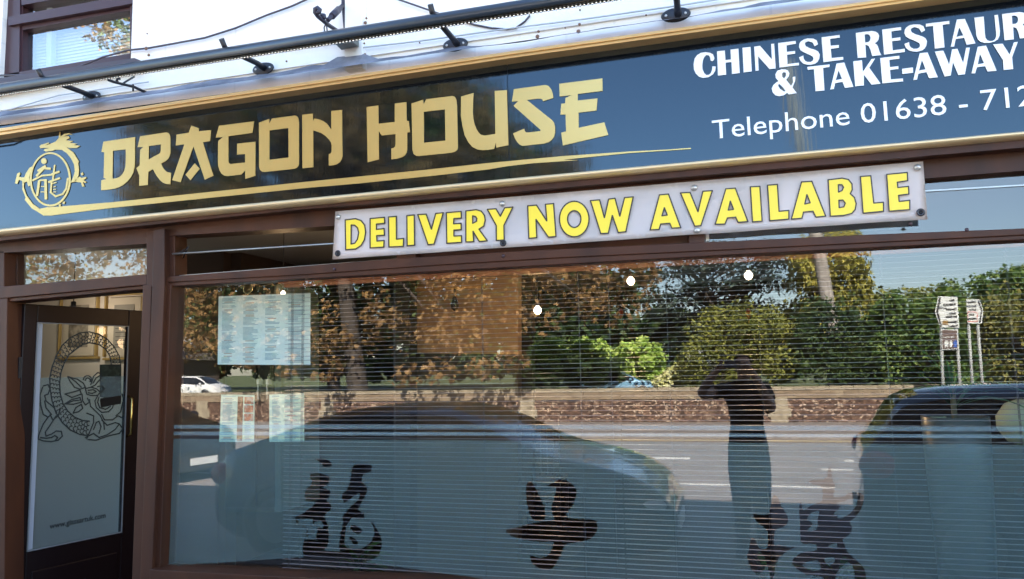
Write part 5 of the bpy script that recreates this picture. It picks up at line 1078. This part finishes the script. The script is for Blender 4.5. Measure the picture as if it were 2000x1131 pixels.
rpoly('red_box_line', z6([(568, 256), (664, 258), (668, 358), (574, 356), (574, 351), (663, 353), (659, 263), (573, 261), (575, 356), (570, 356)]), 17.293, .003, mat('sign_red', (.5, .05, .03), .5), t, inv)

# distant house behind the left trees
hs = V(345, 690, 52); house = thing('distant_house', 'long low grey brown house far across the lawn behind the silver car', 'house', (hs.x-5, hs.y-4, 0))
obj('wall', box(-16, 4, -3, 3, 0, 3.0), brick_mat('house_brick', (.16, .12, .10), (.12, .09, .08), (.18, .16, .14), 1), house)
b = B(); v = [b.verts.new(p) for p in ((-16.4, 3.4, 2.9), (4.4, 3.4, 2.9), (4.4, 0, 5.2), (-16.4, 0, 5.2), (-16.4, -3.4, 2.9), (4.4, -3.4, 2.9))]
for f in ((0, 1, 2, 3), (3, 2, 5, 4), (0, 3, 4), (1, 5, 2)): b.faces.new([v[i] for i in f])
obj('roof', b, mat('house_tiles', (.22, .19, .18), .8, bump=(6, 1, .05, (.2, 1, 4))), house)
for k in range(3):
    f = obj('window', box(-13+k*5.2, -11.4+k*5.2, 3.0, 3.06, 1.0, 2.2), signw, house); obj('pane', box(-12.9+k*5.2, -11.5+k*5.2, 3.061, 3.07, 1.1, 2.1), mat('far_pane', (.03, .04, .05), .1), f)

# ---------------- cars ----------------
def catmull(T, n):
    T = np.array(T, float); out = []
    for i in range(len(T)-1):
        p0, p1, p2, p3 = T[max(i-1, 0)], T[i], T[i+1], T[min(i+2, len(T)-1)]
        for k in range(n):
            t = k/n; q = .5*((2*p1)+(-p0+p2)*t+(2*p0-5*p1+4*p2-p3)*t*t+(-p0+3*p1-3*p2+p3)*t**3); q[0] = p1[0]+(p2[0]-p1[0])*t; out.append(q)
    out.append(T[-1]); return out
carglass = mat('car_glass', (.01, .012, .014), .03, 0, .8); tyre = mat('tyre_rubber', (.012, .012, .012), .8); rimm = mat('alloy_rim', (.12, .12, .125), .45, .5)
redl = mat('red_tail_lens', (.35, .015, .02), .15); clearl = mat('clear_lens', (.5, .53, .56), .08); platem = mat('number_plate', (.65, .63, .45), .5); trimb = mat('black_trim', (.015, .015, .016), .5)
def car(name, label, st, wheels, paint, loc, rz, wr=.31, plate_front=False, rear_x=0, group='cars parked outside the shop', tail_z=.72):
    t = thing(name, label, 'car', loc, rz, group); S = catmull(st, 5); bb, bg_ = B(), B(); rows = []
    L_ = st[-1][0]
    for s, zb, zbelt, zt, w_ in S:
        gh = max(0, zt-zbelt); tw = w_*.96-.46*gh
        H = [(0, zb), (w_*.82, zb), (w_*.96, zb+.10), (w_, zb+(zbelt-zb)*.45), (w_*.985, zbelt-.10), (w_*.955, zbelt), (tw+.01, zbelt+gh*.86), (tw*.82, zt-.0), (tw*.4, zt+.022), (0, zt+.028)]
        rows.append(([(s, y, z) for y, z in H], gh))
    for side in (1, -1):
        Vb = [[bb.verts.new((x, y*side, z)) for x, y, z in r_[0]] for r_ in rows]; Vg = None
        for i in range(len(rows)-1):
            g0, g1 = rows[i][1], rows[i+1][1]; slope = abs(S[i+1][3]-S[i][3])/max(1e-3, S[i+1][0]-S[i][0])
            for k in range(9):
                isg = False
                if k == 5 and min(g0, g1) > .10: isg = True
                if k in (7, 8) and slope > .18 and max(g0, g1) > .05 and S[i][0] > .2 and min(S[i][3], S[i+1][3]) > S[i][2]+.005: isg = True
                q = [rows[i][0][k], rows[i][0][k+1], rows[i+1][0][k+1], rows[i+1][0][k]]
                if isg:
                    f = bg_.faces.new([bg_.verts.new((x, y*side, z)) for x, y, z in q]); f.smooth = True
                else:
                    f = bb.faces.new((Vb[i][k], Vb[i][k+1], Vb[i+1][k+1], Vb[i+1][k])); f.smooth = True
        for e in (0, -1): bb.faces.new(Vb[e])
    for q in (bb, bg_): bmesh.ops.remove_doubles(q, verts=q.verts, dist=.0008); bmesh.ops.recalc_face_normals(q, faces=q.faces)
    lv = [v for v in bb.verts if not v.link_faces]; bmesh.ops.delete(bb, geom=lv, context='VERTS')
    obj('body', bb, paint, t); obj('window', bg_, carglass, t)
    def wat(x): 
        k = min(range(len(S)), key=lambda i: abs(S[i][0]-x)); return S[k]
    b = B()
    for px_ in (wheels[0]+.35+.5*(wheels[1]-wheels[0])*.42, wheels[0]+.5*(wheels[1]-wheels[0])*1.25):
        s_ = wat(px_); gh = s_[3]-s_[2]
        if gh > .12:
            for sd_ in (1, -1): add_tube(b, [(px_, sd_*s_[4]*.97, s_[2]-.01), (px_-.05, sd_*(s_[4]*.965-.46*gh+.012), s_[2]+gh*.88)], .022, 5)
    obj('window_pillar', b, trimb, t)
    for wx_ in wheels:
        w_ = wat(wx_)[4]
        for sd_ in (1, -1):
            b = B(); add_lathe(b, [(wr+.055, 0), (wr+.055, sd_*.006), (wr+.01, sd_*.008), (wr, -sd_*.05)], (wx_, sd_*(w_-.004), wr), 26, 'Y', cap=False); obj('wheel_arch', b, trimb, t)
            wh = obj('wheel', lathe([(.02, -.0), (wr*.62, -.0), (wr*.66, .0), (wr*.93, .0), (wr, -.03), (wr, -.17), (wr*.9, -.19), (.02, -.19)] if sd_ > 0 else [(.02, .0), (wr*.66, 0), (wr*.93, 0), (wr, .03), (wr, .17), (wr*.9, .19), (.02, .19)], (wx_, sd_*(w_+.006), wr), 28, 'Y'), tyre, t)
            b = B(); add_lathe(b, [(.02, 0), (.05, sd_*.012), (.055, 0)], (wx_, sd_*(w_+.010), wr), 14, 'Y')
            for k in range(5):
                a_ = k*2*math.pi/5; M_ = Matrix.Translation((wx_, sd_*(w_+.012), wr)) @ Matrix.Rotation(a_, 4, 'Y'); add_box(b, .03, wr*.64, -.006, .006, -.03, .03, M=M_)
            add_lathe(b, [(wr*.60, 0), (wr*.64, sd_*.012), (wr*.67, 0)], (wx_, sd_*(w_+.010), wr), 26, 'Y'); obj('rim', b, rimm, wh)
    for sd_ in (1, -1):
        s0 = wat(.14); b = B(); bmesh.ops.create_uvsphere(b, u_segments=14, v_segments=10, radius=1, matrix=Matrix.Translation((.15+rear_x, sd_*(s0[4]*.97), tail_z)) @ Matrix.Diagonal((.14, .06, .11, 1))); obj('tail_light', b, redl, t, True)
        s1 = wat(L_-.22); b = B(); bmesh.ops.create_uvsphere(b, u_segments=14, v_segments=10, radius=1, matrix=Matrix.Translation((L_-.30, sd_*(s1[4]*.86), max(.45, s1[3]-.13))) @ Matrix.Rotation(R(8), 4, 'Y') @ Matrix.Diagonal((.24, .12, .075, 1))); obj('headlight', b, clearl, t, True)
        xm = next((s[0] for s in reversed(S) if s[3]-s[2] > .16), L_*.6); ww = wat(xm); b = B(); bmesh.ops.create_uvsphere(b, u_segments=12, v_segments=8, radius=1, matrix=Matrix.Translation((xm-.05, sd_*(ww[4]+.08), ww[2]+.06)) @ Matrix.Diagonal((.07, .10, .065, 1))); obj('wing_mirror', b, paint, t, True)
        obj('door_handle', box(wheels[0]+.75, wheels[0]+.93, sd_*(wat(wheels[0]+.8)[4]*.985)-.015, sd_*(wat(wheels[0]+.8)[4]*.985)+.015, wat(wheels[0]+.8)[2]-.14, wat(wheels[0]+.8)[2]-.115), trimb, t)
    obj('number_plate', box(-.02, .0, -.26, .26, .42, .53), platem, t)
    obj('number_plate', box(L_-.02, L_+.015, -.26, .26, .26, .37), mat('front_plate', (.75, .75, .72), .5), t)
    obj('grille', box(L_-.05, L_+.004, -.35, .35, .40, .46), trimb, t)
    return t
pblue = mat('dark_blue_grey_paint', (.035, .045, .065), .22, .3, .6, coat=1.0); pdark = mat('dark_navy_paint', (.010, .014, .022), .22, .3, .6, coat=1.0)
psil = mat('silver_car_paint', (.78, .78, .77), .35, .1, coat=.6); pblk = mat('black_car_paint', (.012, .012, .014), .25, 0, .6, coat=1)
pb2 = mat('sky_blue_car_paint', (.18, .36, .52), .3, .2, coat=.6)
RZ = -.1
st1 = [(0, .30, .58, .60, .60), (.05, .16, .74, .78, .76), (.25, .10, .88, .95, .84), (.75, .09, .94, 1.12, .875), (1.2, .09, .95, 1.27, .885), (1.9, .09, .94, 1.345, .89), (2.5, .09, .93, 1.33, .89), (2.95, .09, .92, 1.19, .885), (3.4, .09, .90, .96, .88), (3.85, .09, .84, .86, .87), (4.2, .10, .75, .76, .84), (4.42, .13, .62, .63, .77), (4.55, .18, .44, .45, .66)]
car('parked_car', 'sleek dark blue grey hatchback parked at the kerb, bonnet beside the photographer', st1, (.82, 3.62), pblue, (-5.08, -3.90, RZ), 0)
st2 = [(0, .32, .60, .62, .66), (.05, .18, .92, .96, .80), (.14, .14, 1.00, 1.08, .84), (.36, .13, 1.02, 1.38, .86), (.7, .13, 1.02, 1.46, .865), (1.9, .13, 1.01, 1.49, .87), (2.5, .13, .99, 1.44, .87), (2.95, .13, .97, 1.26, .87), (3.35, .13, .95, 1.02, .865), (3.75, .13, .88, .90, .85), (4.05, .15, .74, .75, .79), (4.2, .2, .48, .5, .68)]
car('parked_car', 'dark navy tall hatchback parked on the photographer right, its red tail light facing them', st2, (.75, 3.35), pdark, (.97, -3.95, RZ), R(6), tail_z=.90)
p = V(385, 950, 7.6); car('passing_car', 'black car at the left edge with a pale number plate, out in the road', st1, (.82, 3.62), pblk, (p.x-4.05, p.y-.6, RZ), R(12), group=None)
p = V(438, 776, 38); car('silver_car', 'silver estate car parked on the grass beyond the wall, far left', st2, (.75, 3.35), psil, (p.x-4.15, p.y, -.0), 0, group=None)
p = V(1292, 745, 33); car('blue_car', 'pale blue car half hidden beyond the wall beside the pale yellow shrub', st1, (.82, 3.62), pb2, (p.x-4.4, p.y, -.35+.35), 0, group=None)

# ---------------- the photographer ----------------
skin = mat('skin', (.52, .32, .23), .5); shirt = mat('dark_tshirt', (.018, .017, .018), .85, bump=(30, .4, .004)); jeans = mat('dark_blue_jeans', (.03, .045, .075), .8, bump=(60, .3, .002)); hairm = mat('brown_hair', (.05, .03, .02), .7); shoe = mat('dark_shoe', (.02, .018, .016), .5)
PX0, PY0 = .085, -3.70
joints = {'pelvis': (PX0, PY0, .93, .150, .115), 'waist': (PX0, PY0+.01, 1.06, .145, .105), 'chest': (PX0, PY0+.01, 1.24, .165, .12), 'uchest': (PX0, PY0+.0, 1.36, .150, .10), 'neck': (PX0, PY0+.02, 1.455, .058, .06), 'jaw': (PX0-.005, PY0+.05, 1.53, .058, .072), 'head': (PX0-.01, PY0+.05, 1.61, .072, .092), 'crown': (PX0-.01, PY0+.04, 1.675, .058, .07),
  'shL': (PX0-.17, PY0+.02, 1.375, .062, .062), 'elL': (-.300, -3.50, 1.335, .046, .046), 'foL': (-.225, -3.42, 1.45, .043, .043), 'wrL': (-.140, -3.362, 1.555, .028, .030),
  'shR': (PX0+.17, PY0+.02, 1.375, .062, .062), 'elR': (.290, -3.47, 1.20, .046, .046), 'foR': (.225, -3.41, 1.38, .042, .042), 'wrR': (.135, -3.365, 1.55, .028, .030),
  'hipL': (PX0-.09, PY0, .86, .115, .11), 'knL': (PX0-.075, PY0+.03, .42, .085, .08), 'anL': (PX0-.085, PY0-.01, .0, .055, .05), 'toL': (PX0-.12, PY0+.15, -.05, .040, .032),
  'hipR': (PX0+.09, PY0, .86, .115, .11), 'knR': (PX0+.085, PY0+.02, .42, .085, .08), 'anR': (PX0+.10, PY0-.02, .0, .055, .05), 'toR': (PX0+.15, PY0+.14, -.05, .040, .032)}
E_ = [('pelvis', 'waist'), ('waist', 'chest'), ('chest', 'uchest'), ('uchest', 'neck'), ('neck', 'jaw'), ('jaw', 'head'), ('head', 'crown'), ('uchest', 'shL'), ('shL', 'elL'), ('elL', 'foL'), ('foL', 'wrL'), ('uchest', 'shR'), ('shR', 'elR'), ('elR', 'foR'), ('foR', 'wrR'),
  ('pelvis', 'hipL'), ('hipL', 'knL'), ('knL', 'anL'), ('anL', 'toL'), ('pelvis', 'hipR'), ('hipR', 'knR'), ('knR', 'anR'), ('anR', 'toR')]
# hands: palm, four fingers of different lengths hooked round the phone, thumb behind its lower edge
for S_, sx_ in (('L', -1), ('R', 1)):
    ex_ = sx_*.080; w0 = joints['wr'+S_]
    joints['pa'+S_] = (ex_+sx_*.028-.012, -3.345, 1.590, .024, .014); E_.append(('wr'+S_, 'pa'+S_))
    for k, (dz, ln) in enumerate(((.034, .046), (.018, .052), (.002, .049), (-.012, .038))):
        a_ = (ex_+sx_*.016-.012, -3.318, 1.600+dz*.9, .0085, .0085); b_2 = (ex_-sx_*.006-.012, -3.3115, 1.602+dz, .0078, .0075)
        joints['f%d%s' % (k, S_)] = a_; joints['g%d%s' % (k, S_)] = b_2; E_ += [('pa'+S_, 'f%d%s' % (k, S_)), ('f%d%s' % (k, S_), 'g%d%s' % (k, S_))]
    joints['t'+S_] = (ex_-.012, -3.345, 1.572, .010, .010); joints['u'+S_] = (ex_-sx_*.03-.012, -3.338, 1.578, .009, .009); E_ += [('pa'+S_, 't'+S_), ('t'+S_, 'u'+S_)]
names = list(joints); me = bpy.data.meshes.new('p'); me.from_pydata([joints[n][:3] for n in names], [(names.index(a_), names.index(c_)) for a_, c_ in E_], [])
t_ = bpy.data.objects.new('p', me); COL.objects.link(t_); sk = t_.modifiers.new('s', 'SKIN'); sk.use_smooth_shade = True; sk.branch_smoothing = .3
for i, n in enumerate(names):
    v = me.skin_vertices[0].data[i]; v.radius = joints[n][3:5]; v.use_root = (n == 'pelvis')
ss = t_.modifiers.new('u', 'SUBSURF'); ss.levels = ss.render_levels = 2
dg = bpy.context.evaluated_depsgraph_get(); dg.update(); bm_me = bpy.data.meshes.new_from_object(t_.evaluated_get(dg)); bpy.data.objects.remove(t_)
person = thing('person', 'person in dark t-shirt and jeans holding a phone up with both hands', 'person', (PX0, PY0, -.1)); pinv = Matrix.Translation(-person.location)
def pp(o): o.parent = person; o.matrix_parent_inverse = pinv; return o
b = B(); b.from_mesh(bm_me)
# nose, brows and ears pulled out of the head surface
hc = Vector((PX0-.01, PY0+.05, 1.60))
for v in b.verts:
    if v.co.z > 1.5 and (v.co-hc).length < .2:
        d = v.co-Vector((PX0-.01, PY0+.05, 1.585)); 
        if d.y > .05: v.co.y += .026*math.exp(-(d.x/.013)**2-(d.z/.02)**2)-.008*math.exp(-((abs(d.x)-.032)/.014)**2-((d.z-.025)/.012)**2)+.006*math.exp(-(d.x/.02)**2-((d.z+.038)/.008)**2)
        if abs(d.y) < .025 and abs(d.z) < .03: v.co.x += math.copysign(.014*math.exp(-(d.y/.013)**2-(d.z/.022)**2), d.x)
bc = b.copy(); body = pp(obj('body', b, skin, None, True))
def cloth(name, test, off_, m_):
    c = bc.copy(); c.normal_update()
    for v in c.verts: v.co += v.normal*off_
    dl = [f for f in c.faces if not test(f.calc_center_median())]; bmesh.ops.delete(c, geom=dl, context='FACES'); return pp(obj(name, c, m_, None, True))
def arm_t(p): return (p-Vector(joints['shL'][:3])).length, (p-Vector(joints['shR'][:3])).length
cloth('tshirt', lambda p: .86 < p.z < 1.455 and (abs(p.x-PX0) < .20 or min(arm_t(p)) < .15) and p.y < -3.5, .014, shirt)
cloth('trousers', lambda p: -.01 < p.z < .97 and abs(p.x-PX0) < .3, .010, jeans)
cloth('shoe', lambda p: p.z < .0, .010, shoe)
cloth('hair', lambda p: p.z > 1.585 and (p.y < PY0+.055 or p.z > 1.665), .012, hairm)
for s in (-1, 1):
    b = B(); bmesh.ops.create_uvsphere(b, u_segments=10, v_segments=8, radius=.011, matrix=Matrix.Translation((PX0-.01+s*.031, PY0+.137, 1.607))); pp(obj('eye', b, mat('eye_dark', (.05, .04, .04), .2), None, True))
bc.free()
ph = thing('phone', 'dark phone held sideways in both hands in front of the face', 'phone', (-.012, -3.3225, 1.602))
obj('phone_body', box(-.068, .068, -.0045, .0045, -.033, .033), mat('phone_shell', (.16, .16, .17), .25), ph, bevel=.003)
obj('camera_lens', lathe([(.008, .0045), (.008, .0065), (.005, .0065), (.004, .0055), (.001, .0055)], (.05, 0, .016), 14, 'Y'), carglass, ph)
sc.view_layers[0].update()
